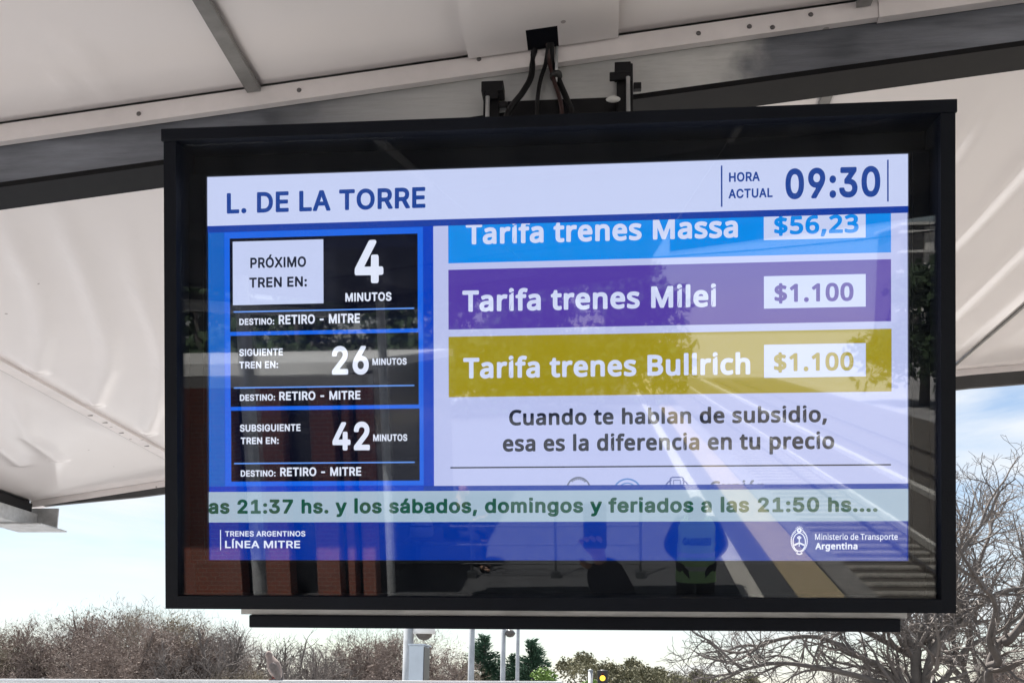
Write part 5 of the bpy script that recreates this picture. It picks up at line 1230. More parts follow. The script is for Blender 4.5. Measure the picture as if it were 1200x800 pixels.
DP = dict(dens=[3.3, 3.6, 3.2], len=[1.7, 1.0, 0.6], rad=[0.045, 0.024, 0.015], rmin=0.011, wob=0.24, up=0.05, maxl=2, limbs=13, fork=0.20)
kinds = []
for i, (sd, tm, buds) in enumerate(((3, 'twig_brown', 24000), (8, 'twig_brown', 24000), (21, 'twig_grey', 900), (33, 'twig_olive', 24000))):
    pp = dict(DP); pp['buds'] = buds
    tr, br = bare_meshes(sd, 8.0, 0.95, None, None, pp)
    kinds.append((mesh_of(tr, 'trunk', M['bark_dark']), mesh_of(br, 'branches', M[tm])))
GRP = 'bare trees beyond the wall'
FAR = [  # kind, x, y, scale, rot, label
    (3, -37.6, 60, 0.99, 10, 'rounded olive brown tree cut by the left picture edge'),
    (0, -34.4, 61, 1.06, 40, 'broad pinkish brown bare tree second from the left edge'),
    (1, -31.6, 64, 1.18, 75, 'tallest bare tree of the left thicket'),
    (3, -29.6, 66, 1.2, 140, 'olive topped tree close behind the tallest one of the left thicket'),
    (1, -27.6, 58, 1.03, 200, 'dense brown bare tree right of the tallest one in the left thicket'),
    (0, -25.4, 62, 1.06, 130, 'brown bare tree just left of the pale twiggy one in the left thicket'),
    (2, -22.9, 58, 1.04, 20, 'pale twiggy bare tree at the right end of the left thicket'),
    (0, -24.2, 66, 0.98, 310, 'brown bare tree showing through the pale twiggy one'),
    (3, -20.3, 57, 0.66, 90, 'low olive brown tree standing behind the dove'),
    (2, -18.1, 60, 0.96, 150, 'open grey bare tree right of the dove with sky showing through'),
    (0, -14.3, 61, 1.0, 260, 'reddish brown tree left of the camera mast'),
    (2, -16.2, 57, 0.88, 300, 'thin grey bare tree between the open one and the reddish brown one'),
    (1, -11.2, 60, 0.98, 10, 'reddish brown bare tree right behind the cabinet'),
    (3, -9.9, 66, 0.78, 100, 'small olive brown tree left of the dark conifers'),
    (2, 13.0, 60, 0.78, 60, 'pale distant bare tree behind the low left limbs of the big bare tree'),
    (2, 17.5, 66, 0.88, 190, 'pale distant bare tree behind the trunk of the big bare tree'),
    (0, 24.5, 64, 0.95, 330, 'brown distant bare tree behind the right limbs of the big bare tree'),
]
for kd, x, y, s, rz, lab in FAR:
    tree_thing('bare_tree', lab, 'tree', (x, y, -1.1), [('trunk', kinds[kd][0]), ('branches', kinds[kd][1])], GRP, R(rz), s)

# conifers
def conifer(seed, h):
    rg = random.Random(seed)
    tr, cr = MB(), MB()
    tr.tube([(0, 0, 0), (0, 0, h * 0.5), (0.05, 0, h)], [h * 0.03, h * 0.02, 0.02], 8)
    n = int(h * 24)
    for k in range(n):
        s = k / n
        z = h * (0.12 + 0.88 * s)
        a = rg.uniform(0, 6.283)
        ln = (1 - s) ** 0.8 * h * 0.40 * rg.uniform(0.6, 1.2) + 0.15
        for j in range(max(3, int(ln * 9))):
            f = (j + rg.random()) / max(3, int(ln * 9))
            c = Vector((math.cos(a) * ln * f, math.sin(a) * ln * f, z + ln * (0.28 * f - 0.1 * f * f)))
            for _ in range(4):
                c2 = c + rand_unit(rg) * 0.16
                u = Vector((math.cos(a), math.sin(a), rg.uniform(0.0, 0.9))).normalized() * rg.uniform(0.12, 0.26)
                v = rand_unit(rg) * rg.uniform(0.04, 0.09)
                cr.add([c2 - u * 0.6 - v, c2 - u * 0.5 + v, c2 + u], [(0, 1, 2)])
    return tr, cr
def leafy(seed, h, w, size, count, trunk_h=0.3, lobes=9):
    rg = random.Random(seed)
    tr, cr = MB(), MB()
    tr.tube([(0, 0, 0), (0.05, 0, h * 0.35), (0.0, 0.05, h * 0.7)], [h * 0.035, h * 0.025, h * 0.008], 8)
    cs = []
    for k in range(lobes):
        a, rr = rg.uniform(0, 6.283), rg.uniform(0.15, 0.75) * w
        c = Vector((math.cos(a) * rr, math.sin(a) * rr, h * rg.uniform(trunk_h + 0.12, 0.9)))
        rad = rg.uniform(0.28, 0.45) * w * (1.15 - 0.4 * c.z / h)
        cs.append((c, rad))
        tr.tube([(0, 0, h * 0.3), tuple(c * 0.6 + Vector((0, 0, h * 0.12))), tuple(c)], [h * 0.015, h * 0.009, h * 0.003], 5)
    for _ in range(count):
        c, rad = rg.choice(cs)
        p = c + rand_unit(rg) * rad * rg.random() ** 0.45 * rg.uniform(0.85, 1.2)
        if rg.random() < 0.5:
            p.z = c.z + abs(p.z - c.z) * 0.8
        u = rand_unit(rg) * size * rg.uniform(0.6, 1.3)
        v = rand_unit(rg) * size * rg.uniform(0.3, 0.8)
        cr.add([p - u, p + v, p + u, p - v], [(0, 1, 2, 3)])
    return tr, cr
tr, cr = conifer(5, 7.2)
cm = (mesh_of(tr, 'trunk', M['bark_dark']), mesh_of(cr, 'crown', M['needles']))
tr, cr = conifer(6, 7.2)
cm2 = (mesh_of(tr, 'trunk', M['bark_dark']), mesh_of(cr, 'crown', M['needles']))
for i, (x, y, s, rz, lab) in enumerate(((-8.2, 70, 1.09, 0, 'tall dark green conifer behind the plain pale grey pole'),
                                     (-6.4, 72, 0.93, 120, 'lower dark green conifer between the two taller ones'),
                                     (-4.9, 70, 1.05, 200, 'dark green pointed conifer right of the thinnest pole'),
                                     (-9.8, 73, 0.84, 60, 'small dark conifer leaning against the left side of the tall conifer'))):
    mm = cm if i % 2 == 0 else cm2
    tree_thing('conifer', lab, 'conifer', (x, y, -1.1), [('trunk', mm[0]), ('crown', mm[1])], 'dark conifers under the screen', R(rz), s)
tr, cr = leafy(11, 5.6, 2.6, 0.13, 5200)
tree_thing('leafy_tree', 'fresh bright green bushy tree right of the conifers', 'tree', (-2.3, 60, -1.1), [('trunk', mesh_of(tr, 'trunk', M['bark_dark'])), ('crown', mesh_of(cr, 'crown', M['leaf_bright']))], None)
tr, cr = leafy(12, 8.6, 4.6, 0.17, 6500)
lo = (mesh_of(tr, 'trunk', M['bark_grey']), mesh_of(cr, 'crown', M['leaf_olive']))
for x, y, s, rz, lab in ((-0.9, 92, 0.97, 0, 'spreading dull olive tree behind the bright green bushy tree'),
                         (5.2, 96, 0.82, 70, 'rounded olive tree seen above the traffic light'),
                         (9.6, 104, 0.74, 140, 'low olive tree on the skyline right of the traffic light'),
                         (2.4, 108, 0.98, 310, 'olive tree filling the gap left of the traffic light'),
                         (7.6, 118, 0.90, 25, 'hazy low olive tree farthest back on the skyline'),
                         (11.8, 122, 0.88, 100, 'low olive tree behind the fresh green bush'),
                         (13.8, 110, 0.80, 220, 'low olive tree just left of the big bare tree')):
    tree_thing('leafy_tree', lab, 'tree', (x, y, -1.1), [('trunk', lo[0]), ('crown', lo[1])], 'olive trees on the skyline', R(rz), s)
tr, cr = leafy(14, 6.0, 3.0, 0.15, 3200)
lg = (mesh_of(tr, 'trunk', M['bark_dark']), mesh_of(cr, 'crown', M['leaf_bright']))
for x, y, s, rz, lab in ((11.6, 84, 0.70, 30, 'low fresh green bush just left of the big bare tree'), (15.6, 88, 0.78, 190, 'fresh green shrub seen through the low limbs of the big bare tree')):
    tree_thing('leafy_tree', lab, 'tree', (x, y, -1.1), [('trunk', lg[0]), ('crown', lg[1])], 'fresh green bushes', R(rz), s)

# the big bare tree on the right, limb by limb, and a darker one nearer the edge
def big_tree(name, label, y0, limbs, base, seed, m_t, m_b, P_, k_r, group):
    rg = random.Random(seed)
    o = thing(name, label, 'tree', (base[0], y0, -1.1), group)
    tr, br = MB(), MB()
    tr.tube(smooth_path([(base[0], y0, -1.15), (base[0] - 0.1, y0, 0.6), (base[0] + 0.05, y0, 2.2), (limbs[0][0][0], y0, limbs[0][0][1])], 4), [k_r * 1.35 - 0.02 * i for i in range(13)] if k_r > 0.2 else k_r * 1.3, 12)
    for i, lb in enumerate(limbs):
        dy = rg.uniform(-1.6, 1.6) if i else 0.0
        ctl = [(x, y0 + dy * (k / (len(lb) - 1)), z) for k, (x, z) in enumerate(lb)]
        ctl = [tuple(Vector(c) + Vector((rg.uniform(-0.06, 0.06), 0, rg.uniform(-0.06, 0.06))) * (1 if k else 0)) for k, c in enumerate(ctl)]
        pts = smooth_path(ctl, 5)
        r0 = k_r * (0.8 if i < 3 else 0.6)
        rad = [r0 + (0.035 - r0) * (k / (len(pts) - 1)) ** 0.8 for k in range(len(pts))]
        tr.tube(pts, rad, 9)
        grow(rg, br, pts, rad, 0, P_['maxl'], P_)
        # the leading end forks on
        for _ in range(3):
            d = (pts[-1] - pts[-3]).normalized() + rand_unit(rg) * 0.6 + Vector((0, 0, 0.25))
            lp, lr = limb(rg, pts[-1], d, rg.uniform(1.0, 2.0), 0.04, 0.012, 6, 0.3, 0.04)
            br.tube(lp, lr, 5, False)
            grow(rg, br, lp, lr, 1, P_['maxl'], P_)
    tr.build('trunk', M[m_t], o, True)
    br.build('branches', M[m_b], o)
    return o
BP = dict(dens=[3.2, 3.6, 3.8, 3.2], len=[1.7, 1.0, 0.6, 0.36], rad=[0.060, 0.028, 0.014, 0.009], rmin=0.0065, wob=0.40, up=0.03, maxl=3, start=0.12)
LA = [[(7.12, 2.12), (7.0, 3.24), (6.87, 4.0), (6.78, 4.48), (6.61, 4.93), (6.37, 5.35)],
      [(7.09, 2.6), (7.09, 3.24), (7.31, 3.82), (7.56, 4.39), (8.15, 4.88), (8.78, 5.23), (9.5, 5.44), (10.4, 5.9)],
      [(6.98, 3.2), (6.98, 3.81), (7.25, 4.49), (7.46, 4.87), (7.81, 5.4), (8.11, 6.14), (8.61, 6.81)],
      [(7.05, 2.5), (6.93, 2.96), (6.27, 3.58), (5.63, 3.95), (4.88, 4.22), (4.12, 4.23), (3.5, 4.05)],
      [(7.05, 2.4), (6.98, 2.87), (5.79, 3.36), (4.76, 3.54), (3.81, 3.63), (3.1, 3.45)],
      [(7.05, 2.4), (7.1, 3.02), (7.56, 3.34), (8.15, 4.01), (8.73, 4.36), (9.22, 4.75), (9.71, 5.17)],
      [(6.87, 3.9), (6.76, 4.0), (6.02, 4.38), (5.47, 4.67), (5.1, 5.15)],
      [(7.9, 4.70), (8.03, 4.82), (8.51, 5.36), (8.84, 6.14), (9.35, 6.9)],
      [(7.3, 4.55), (7.35, 5.2), (7.6, 5.9), (7.75, 6.5), (8.0, 7.0)]]
big_tree('bare_tree', 'large pale grey bare tree with winding limbs filling the lower right corner', 24.0, LA, (7.1, 2.0), 17, 'bark_grey', 'twig_grey', BP, 0.155, 'bare trees at the right')
LB = [[(6.44, 2.33), (6.38, 3.17), (6.45, 3.57), (6.79, 3.94), (7.32, 4.17)],
      [(6.43, 3.45), (6.45, 3.53), (6.27, 3.85), (6.36, 4.28), (6.24, 4.6)],
      [(6.70, 3.85), (6.79, 3.94), (7.0, 4.32), (7.14, 4.75), (7.46, 5.19)],
      [(6.40, 3.2), (6.43, 3.31), (6.71, 3.39), (7.08, 3.67), (7.5, 3.8)]]
BP2 = dict(BP); BP2['dens'] = [2.2, 2.4, 2.2, 2]; BP2['len'] = [0.9, 0.5, 0.3, 0.2]; BP2['rad'] = [0.03, 0.015, 0.009, 0.006]
big_tree('bare_tree', 'smaller dark bare tree with crooked limbs at the right picture edge', 18.0, LB, (6.5, 2.0), 5, 'bark_dark', 'bark_dark', BP2, 0.105, 'bare trees at the right')
LC = [[(9.9, 2.2), (9.8, 3.4), (9.5, 4.5), (9.2, 5.6), (8.9, 6.6)], [(9.85, 3.0), (10.4, 4.2), (10.8, 5.4), (11.0, 6.4)], [(9.8, 3.3), (9.0, 4.1), (8.2, 4.9), (7.8, 6.0)], [(9.7, 3.8), (9.9, 5.0), (9.7, 6.2), (9.9, 7.2)]]
big_tree('bare_tree', 'fine twigged bare tree standing behind the large pale grey one', 29.0, LC, (9.9, 2.0), 9, 'bark_grey', 'twig_grey', BP, 0.12, 'bare trees at the right')

# ================================================================== WHAT THE SCREEN MIRRORS (behind the camera)
def brick_mat():
    m = bpy.data.materials.new('red brick')
    m.use_nodes = True
    t = m.node_tree
    b = t.nodes['Principled BSDF']
    b.inputs['Roughness'].default_value = 0.9
    tc = t.nodes.new('ShaderNodeTexCoord')
    mp = t.nodes.new('ShaderNodeMapping')
    mp.inputs['Rotation'].default_value = (R(90), 0, 0)
    br = t.nodes.new('ShaderNodeTexBrick')
    br.inputs['Color1'].default_value = (0.30, 0.085, 0.05, 1)
    br.inputs['Color2'].default_value = (0.24, 0.075, 0.05, 1)
    br.inputs['Mortar'].default_value = (0.30, 0.26, 0.23, 1)
    br.inputs['Scale'].default_value = 4.2
    br.inputs['Mortar Size'].default_value = 0.015
    t.links.new(tc.outputs['Object'], mp.inputs['Vector'])
    t.links.new(mp.outputs['Vector'], br.inputs['Vector'])
    t.links.new(br.outputs['Color'], b.inputs['Base Color'])
    return m
M['brick'] = brick_mat()
M['dark_window'] = mat('dark window', (0.015, 0.018, 0.022), 0.15)
M['stucco'] = mat('pale render', (0.55, 0.54, 0.52), 0.85, var=0.15, scale=1.0)
M['rail_paint'] = mat('dark grey railing paint', (0.05, 0.055, 0.06), 0.5)
M['wood'] = mat('weathered timber', (0.16, 0.10, 0.06), 0.8, var=0.4, scale=5)

st = thing('brick_station_building', 'red brick station building with wide eaves mirrored in the left of the screen', 'building', (-6.0, -9.8, 0))
boxes('wall', M['dark_window'], st, (-9.2, -17.0, 0, -3.05, -10.10, 3.05))
for x0, x1 in ((-8.8, -7.6), (-6.6, -4.92), (-4.74, -4.24), (-3.86, -3.55), (-3.43, -3.34), (-3.23, -3.06)):
    boxes('pier', M['brick'], st, (x0, -10.097, 0, x1, -9.8, 2.85))
boxes('lintel', M['stucco'], st, (-9.2, -10.09, 2.853, -3.05, -9.76, 3.0))
boxes('roof', M['stucco'], st, (-9.5, -17.4, 3.055, -3.03, -8.55, 3.2))

tag(boxes('concrete_step', M['concrete_dark'], None, (-0.9, -1.3, 0.0, 0.9, 0.45, 0.72), bevel=0.01), 'raised concrete landing under the person taking the picture', 'step')

rl = thing('railing', 'dark metal railing with thin posts mirrored low in the middle of the screen', 'railing', (-1.3, -11.05, 0))
for x in (-3.08, -1.92, -0.70, 0.52):
    q = MB()
    q.tube([(x, -11.05, 0.01), (x, -11.05, 1.06)], 0.018, 8)
    q.lathe([(0.0, 0.05), (0.028, 0.04), (0.04, 0.0), (0.028, -0.035), (0.0, -0.04)], (x, -11.05, 1.08), 10)
    q.box(x - 0.07, -11.12, 0.0, x + 0.07, -10.98, 0.09)
    q.build('post', M['rail_paint'], rl)
for z in (0.20, 0.48, 0.755, 0.98):
    q = MB()
    q.tube([(-3.08, -11.05, z), (0.52, -11.05, z)], 0.012, 6)
    q.build('rail', M['rail_paint'], rl)
lp = thing('utility_pole', 'dark utility pole far behind on the left carrying sagging wires', 'pole', (-14, -24, -1.1), 'utility poles')
q = MB(); q.tube([(-14, -24, -1.1), (-14, -24, 8.0)], 0.11, 10); q.box(-14.6, -24.06, 7.3, -13.4, -23.94, 7.45); q.build('pole', M['wood'], lp)
lp2 = thing('utility_pole', 'dark utility pole far behind on the right beyond the tracks carrying sagging wires', 'pole', (17, -22, -1.1), 'utility poles')
q = MB(); q.tube([(17, -22, -1.1), (17, -22, 9.6)], 0.11, 10); q.box(16.4, -22.06, 8.8, 17.6, -21.94, 8.95); q.build('pole', M['wood'], lp2)
for k, tx in enumerate(('highest', 'second highest', 'third highest', 'lowest')):
    z0, z1 = 7.6 - 0.55 * k, 9.1 - 0.7 * k
    q = MB()
    q.tube([(-14 + 31 * s / 14, -24 + 2 * s / 14, z0 + (z1 - z0) * s / 14 - 1.2 * (4 * (s / 14) * (1 - s / 14))) for s in range(15)], 0.022, 5)
    tag(q.build('overhead_wire', M['cable']), tx + ' sagging black wire strung between the two utility poles', 'wire', 'overhead wires')

tw = thing('apartment_tower', 'apartment tower with pale balcony slabs mirrored at the right edge of the screen', 'building', (51, -165, -1.1))
boxes('wall', mat('tower wall', (0.16, 0.15, 0.15), 0.8, var=0.2, scale=0.3), tw, (45.0, -175, -1.1, 62, -161, 18.2))
for k in range(6):
    z = 2.6 + k * 2.9
    boxes('balcony', M['stucco'], tw, (44.4, -161, z, 62, -159.4, z + 0.35))
for x in (48.2, 54.0):
    boxes('column', M['stucco'], tw, (x, -160.98, -1.1, x + 1.4, -160.2, 18.0))
boxes('roof', M['stucco'], tw, (44.4, -175.5, 18.203, 62.5, -159.4, 18.6))

tr, cr = leafy(41, 8.4, 4.4, 0.26, 5200, 0.15, 12)
lk = (mesh_of(tr, 'trunk', M['bark_dark']), mesh_of(cr, 'crown', M['leaf_dark']))
side = ['leftmost', 'second', 'third', 'fourth', 'fifth', 'sixth', 'seventh', 'eighth', 'rightmost']
for i, (x, y, s) in enumerate(((-19, -44, 1.1), (-13, -40, 1.0), (-8.5, -45, 1.12), (-4.2, -41, 0.95), (0.3, -48, 1.05), (18.5, -58, 1.05), (25, -66, 1.15), (33, -70, 1.2), (41, -80, 1.15))):
    tree_thing('leafy_tree', side[i] + (' dark green tree from the left' if 0 < i < 8 else ' dark green tree') + ' in the row behind the platform, seen only mirrored', 'tree', (x, y, -1.1), [('trunk', lk[0]), ('crown', lk[1])], 'dark trees behind the platform', R(40 * i), s)

# ------------------------------------------------------------------ people
M['skin'] = mat('skin', (0.46, 0.27, 0.19), 0.55)
M['hair'] = mat('dark brown hair', (0.022, 0.014, 0.010), 0.6, var=0.3, scale=60)
M['navy_cloth'] = mat('navy cloth', (0.016, 0.02, 0.038), 0.9, var=0.25, scale=40)
M['dark_trousers'] = mat('black trousers', (0.010, 0.010, 0.013), 0.9)
M['shoe'] = mat('black shoe', (0.01, 0.01, 0.01), 0.5)
M['hi_vis'] = mat('yellow green high visibility fabric', (0.50, 0.80, 0.34), 0.8, var=0.1, scale=20)
M['reflective'] = mat('silver reflective tape', (0.66, 0.68, 0.68), 0.35, metal=0.2)
M['vest_text'] = mat('navy lettering', (0.006, 0.012, 0.04), 0.9)
M['eye_white'] = mat('eye', (0.6, 0.58, 0.55), 0.3)
M['lips'] = mat('lips', (0.36, 0.15, 0.12), 0.6)

def hand_chain(v, e, r, wrist, wi, d, nrm, curl, thumb_side):
    """palm and five bent fingers added to a skeleton; d = along the hand, nrm = out of the palm"""
    d, nrm = Vector(d).normalized(), Vector(nrm)
    nrm = (nrm - d * nrm.dot(d)).normalized()
    sd = d.cross(nrm) * thumb_side
    palm = wrist + d * 0.055
    pi = len(v); v.append(tuple(palm)); r.append((0.030, 0.016)); e.append((wi, pi))
    for k, (off, ln) in enumerate(((0.030, 0.070), (0.010, 0.080), (-0.011, 0.074), (-0.031, 0.058))):
        k0 = palm + d * 0.040 + sd * off
        a = curl
        k1 = k0 + (d * math.cos(a * 0.5) + nrm * math.sin(a * 0.5)) * ln * 0.45
        k2 = k1 + (d * math.cos(a * 1.4) + nrm * math.sin(a * 1.4)) * ln * 0.33
        k3 = k2 + (d * math.cos(a * 2.1) + nrm * math.sin(a * 2.1)) * ln * 0.25
        prev = pi
        for p, rr in ((k0, 0.0095), (k1, 0.0088), (k2, 0.0080), (k3, 0.0068)):
            v.append(tuple(p)); r.append((rr, rr)); e.append((prev, len(v) - 1)); prev = len(v) - 1
    t0 = wrist + d * 0.028 + sd * 0.032
    t1 = t0 + (d * 0.6 + sd * 0.55 + nrm * 0.5 * curl).normalized() * 0.034
    t2 = t1 + (d * 0.75 + sd * 0.1 + nrm * 0.8 * curl).normalized() * 0.028
    prev = wi
    for p, rr in ((t0, 0.0125), (t1, 0.0105), (t2, 0.0085)):
        v.append(tuple(p)); r.append((rr, rr)); e.append((prev, len(v) - 1)); prev = len(v) - 1

def figure(root, J, face, hand_pose):
    """one continuous body from joints J (local to root); clothes follow as children"""
    loc = Vector((0, 0, 0))
    V = {k: Vector(p) for k, p in J.items()}
    names = ['pelvis', 'waist', 'chest', 'neck', 'skull', 'crown']
    rad = {'pelvis': 0.125, 'waist': 0.115, 'chest': 0.13, 'neck': 0.055, 'skull': 0.084, 'crown': 0.070,
           'shoulder': 0.062, 'elbow': 0.042, 'wrist': 0.027, 'hip': 0.088, 'knee': 0.056, 'ankle': 0.040, 'toe': 0.035}
    v, e, r = [], [], []
    ix = {}
    def addv(k, kind, par):
        v.append(tuple(V[k])); r.append((rad[kind], rad[kind] * (0.8 if kind in ('pelvis', 'waist', 'chest') else 1)))
        ix[k] = len(v) - 1
        if par:
            e.append((ix[par], ix[k]))
    prev = None
    for n_ in names:
        addv(n_, n_, prev); prev = n_
    for s in 'lr':
        addv('shoulder_' + s, 'shoulder', 'chest'); addv('elbow_' + s, 'elbow', 'shoulder_' + s); addv('wrist_' + s, 'wrist', 'elbow_' + s)
        addv('hip_' + s, 'hip', 'pelvis'); addv('knee_' + s, 'knee', 'hip_' + s); addv('ankle_' + s, 'ankle', 'knee_' + s); addv('toe_' + s, 'toe', 'ankle_' + s)
        d, nrm, curl, ts = hand_pose[s]
        hand_chain(v, e, r, V['wrist_' + s], ix['wrist_' + s], d, nrm, curl, ts)
    skin_obj('body', v, e, r, M['skin'], root, loc)
    def cloth(name, keys, links, m, grow_):
        vv = [tuple(V[k] + ((V[k] - V['elbow_' + k[-1]]).normalized() * 0.055 if k.startswith('wrist') else Vector((0, 0, 0)))) for k in keys]
        kk = [k.split('_')[0] for k in keys]
        rr = [(rad[k] + grow_ + (0.016 if k in ('wrist', 'elbow') else 0), (rad[k]) * (0.85 if k in ('pelvis', 'waist', 'chest') else 1) + grow_ + (0.016 if k in ('wrist', 'elbow') else 0)) for k in kk]
        ee = [(keys.index(a), keys.index(b)) for a, b in links]
        return skin_obj(name, vv, ee, rr, m, root, loc)
    return V, cloth, rad
def face_parts(root, V, fdir):
    f = Vector(fdir).normalized()
    sd = f.cross(Vector((0, 0, 1))).normalized()
    c = V['skull']
    for s in (-1, 1):
        q = MB(); q.lathe([(0.0, -0.012), (0.010, -0.006), (0.012, 0.0), (0.010, 0.006), (0.0, 0.012)], tuple(c + f * 0.076 + sd * s * 0.031 + Vector((0, 0, 0.012))), 10)
        q.build('eye', M['eye_white'], root, True, off=(0, 0, 0))
        q = MB(); q.tube([tuple(c + sd * s * 0.082 + Vector((0, 0, 0.03))), tuple(c + sd * s * 0.094 + Vector((0, 0, 0.005))), tuple(c + sd * s * 0.084 + Vector((0, 0, -0.03)))], [0.010, 0.017, 0.009], 8)
        q.build('ear', M['skin'], root, True, off=(0, 0, 0))
    q = MB(); q.tube([tuple(c + f * 0.080 + Vector((0, 0, 0.015))), tuple(c + f * 0.100 + Vector((0, 0, -0.018))), tuple(c + f * 0.082 + Vector((0, 0, -0.026)))], [0.008, 0.014, 0.010], 8)
    q.build('nose', M['skin'], root, True, off=(0, 0, 0))
    q = MB(); q.tube([tuple(c + f * 0.074 + sd * s * 0.024 + f * (0.012 if s == 0 else 0) + Vector((0, 0, -0.052))) for s in (-1, 0, 1)], [0.004, 0.009, 0.004], 8)
    q.build('mouth', M['lips'], root, True, off=(0, 0, 0))

# guard in a high visibility vest, back towards the screen
g = thing('person', 'person in a green vest reading SEGURIDAD, back turned, mirrored in the screen', 'person', (1.02, -7.9, 0.0))
JG = dict(pelvis=(0, 0, 0.94), waist=(0, 0, 1.10), chest=(0, 0.0, 1.30), neck=(0, 0, 1.47), skull=(0, -0.02, 1.60), crown=(0, -0.01, 1.69),
          shoulder_l=(-0.19, 0, 1.40), elbow_l=(-0.30, 0.03, 1.13), wrist_l=(-0.20, -0.17, 0.99), shoulder_r=(0.19, 0, 1.40), elbow_r=(0.30, 0.03, 1.13), wrist_r=(0.20, -0.17, 0.99),
          hip_l=(-0.10, 0, 0.86), knee_l=(-0.12, -0.02, 0.48), ankle_l=(-0.13, 0.02, 0.07), toe_l=(-0.14, -0.13, 0.035), hip_r=(0.10, 0, 0.86), knee_r=(0.12, -0.02, 0.48), ankle_r=(0.13, 0.02, 0.07), toe_r=(0.14, -0.13, 0.035))
V, cloth, rad = figure(g, JG, None, {'l': ((0.6, -0.7, -0.2), (0, 0.3, -1), 0.5, 1), 'r': ((-0.6, -0.7, -0.2), (0, 0.3, -1), 0.5, -1)})
cloth('jacket', ['pelvis', 'waist', 'chest', 'shoulder_l', 'elbow_l', 'wrist_l', 'shoulder_r', 'elbow_r', 'wrist_r'],
      [('pelvis', 'waist'), ('waist', 'chest'), ('chest', 'shoulder_l'), ('shoulder_l', 'elbow_l'), ('elbow_l', 'wrist_l'), ('chest', 'shoulder_r'), ('shoulder_r', 'elbow_r'), ('elbow_r', 'wrist_r')], M['navy_cloth'], 0.022)
cloth('trousers', ['pelvis', 'hip_l', 'knee_l', 'ankle_l', 'hip_r', 'knee_r', 'ankle_r'], [('pelvis', 'hip_l'), ('hip_l', 'knee_l'), ('knee_l', 'ankle_l'), ('pelvis', 'hip_r'), ('hip_r', 'knee_r'), ('knee_r', 'ankle_r')], M['dark_trousers'], 0.045)
for s in 'lr':
    skin_obj('shoe', [tuple(V['ankle_' + s] + Vector((0, 0.03, -0.03))), tuple(V['toe_' + s] + Vector((0, 0.02, 0)))], [(0, 1)], [0.043, 0.038], M['shoe'], g, (0, 0, 0))
def torso_shell(rings, n=40):
    """loft of ellipses (z, half width, half depth)"""
    q = MB()
    for z, a, b in rings:
        for k in range(n):
            t = 2 * math.pi * k / n
            ct, st_ = math.cos(t), math.sin(t)
            q.v.append((a * math.copysign(abs(ct) ** 0.8, ct), b * math.copysign(abs(st_) ** 0.8, st_), z))
    for i in range(len(rings) - 1):
        for k in range(n):
            k2 = (k + 1) % n
            q.f.append((i * n + k, i * n + k2, (i + 1) * n + k2, (i + 1) * n + k))
    return q
vest = torso_shell([(0.74, 0.225, 0.175), (0.80, 0.222, 0.175), (0.95, 0.212, 0.165), (1.10, 0.205, 0.165), (1.25, 0.212, 0.172), (1.36, 0.222, 0.165), (1.43, 0.185, 0.13), (1.47, 0.12, 0.09)]).build('vest', M['hi_vis'], g, True, off=(0, 0, 0))
for z in (0.90, 1.05):
    torso_shell([(z - 0.025, 0.2155 if z < 1 else 0.2085, 0.170), (z + 0.025, 0.2135 if z < 1 else 0.2085, 0.170)]).build('reflective_band', M['reflective'], vest, True, off=(0, 0, 0))
# SEGURIDAD across the back (the back faces +y, so it reads right to left along x here)
lt = text_mesh('lettering', 'SEGURIDAD', 'T', M['vest_text'], vest, lambda u: 0.165 - 0.33 * u, lambda v: 0.0, 0)
vs, fs = text_polys('SEGURIDAD', 'T')
x0, x1 = min(p[0] for p in vs), max(p[0] for p in vs)
me = lt.data
me.clear_geometry()
pts = []
for p in vs:
    u = (p[0] - x0) / (x1 - x0)
    x = 0.155 - 0.31 * u
    z = 1.165 + 0.085 * (p[1] + 32) / 573
    pts.append((x, 0.1735 * (max(0.0, 1 - (abs(x) / 0.2105) ** 2.5)) ** 0.4 + 0.004, z))
me.from_pydata(pts, [], fs)
me.update()
# long hair down to the shoulders
skin_obj('hair', [(0, 0.0, 1.70), (0, 0.035, 1.62), (0, 0.07, 1.50), (0, 0.10, 1.36), (-0.07, 0.05, 1.46), (0.07, 0.05, 1.46)], [(0, 1), (1, 2), (2, 3), (1, 4), (1, 5)],
         [(0.085, 0.085), (0.096, 0.090), (0.105, 0.06), (0.09, 0.03), (0.06, 0.05), (0.06, 0.05)], M['hair'], g, (0, 0, 0))
face_parts(g, V, (0, -1, 0))

# the person taking the picture, arm raised with the phone
ph = thing('person', 'person in dark navy holding a phone up high, mirrored in the screen', 'person', (0.0, -0.30, 0.72))
JP = dict(pelvis=(0.02, -0.06, 0.95), waist=(0.02, -0.06, 1.11), chest=(0.02, -0.05, 1.31), neck=(0.0, -0.03, 1.48), skull=(-0.02, 0.0, 1.60), crown=(-0.02, -0.02, 1.68),
          shoulder_l=(-0.18, -0.05, 1.40), elbow_l=(-0.25, -0.03, 1.13), wrist_l=(-0.26, 0.06, 0.90), shoulder_r=(0.19, -0.04, 1.45), elbow_r=(0.115, 0.20, 1.70), wrist_r=(0.000, 0.265, 1.965),
          hip_l=(-0.08, -0.06, 0.87), knee_l=(-0.10, -0.03, 0.48), ankle_l=(-0.11, -0.07, 0.07), toe_l=(-0.13, 0.09, 0.035), hip_r=(0.12, -0.06, 0.87), knee_r=(0.14, -0.03, 0.48), ankle_r=(0.15, -0.07, 0.07), toe_r=(0.17, 0.09, 0.035))
V, cloth, rad = figure(ph, JP, None, {'l': ((0, 0.1, -1), (1, 0, 0), 0.35, 1), 'r': ((-0.35, 0.10, 1), (-0.25, 1, 0), 0.62, 1)})
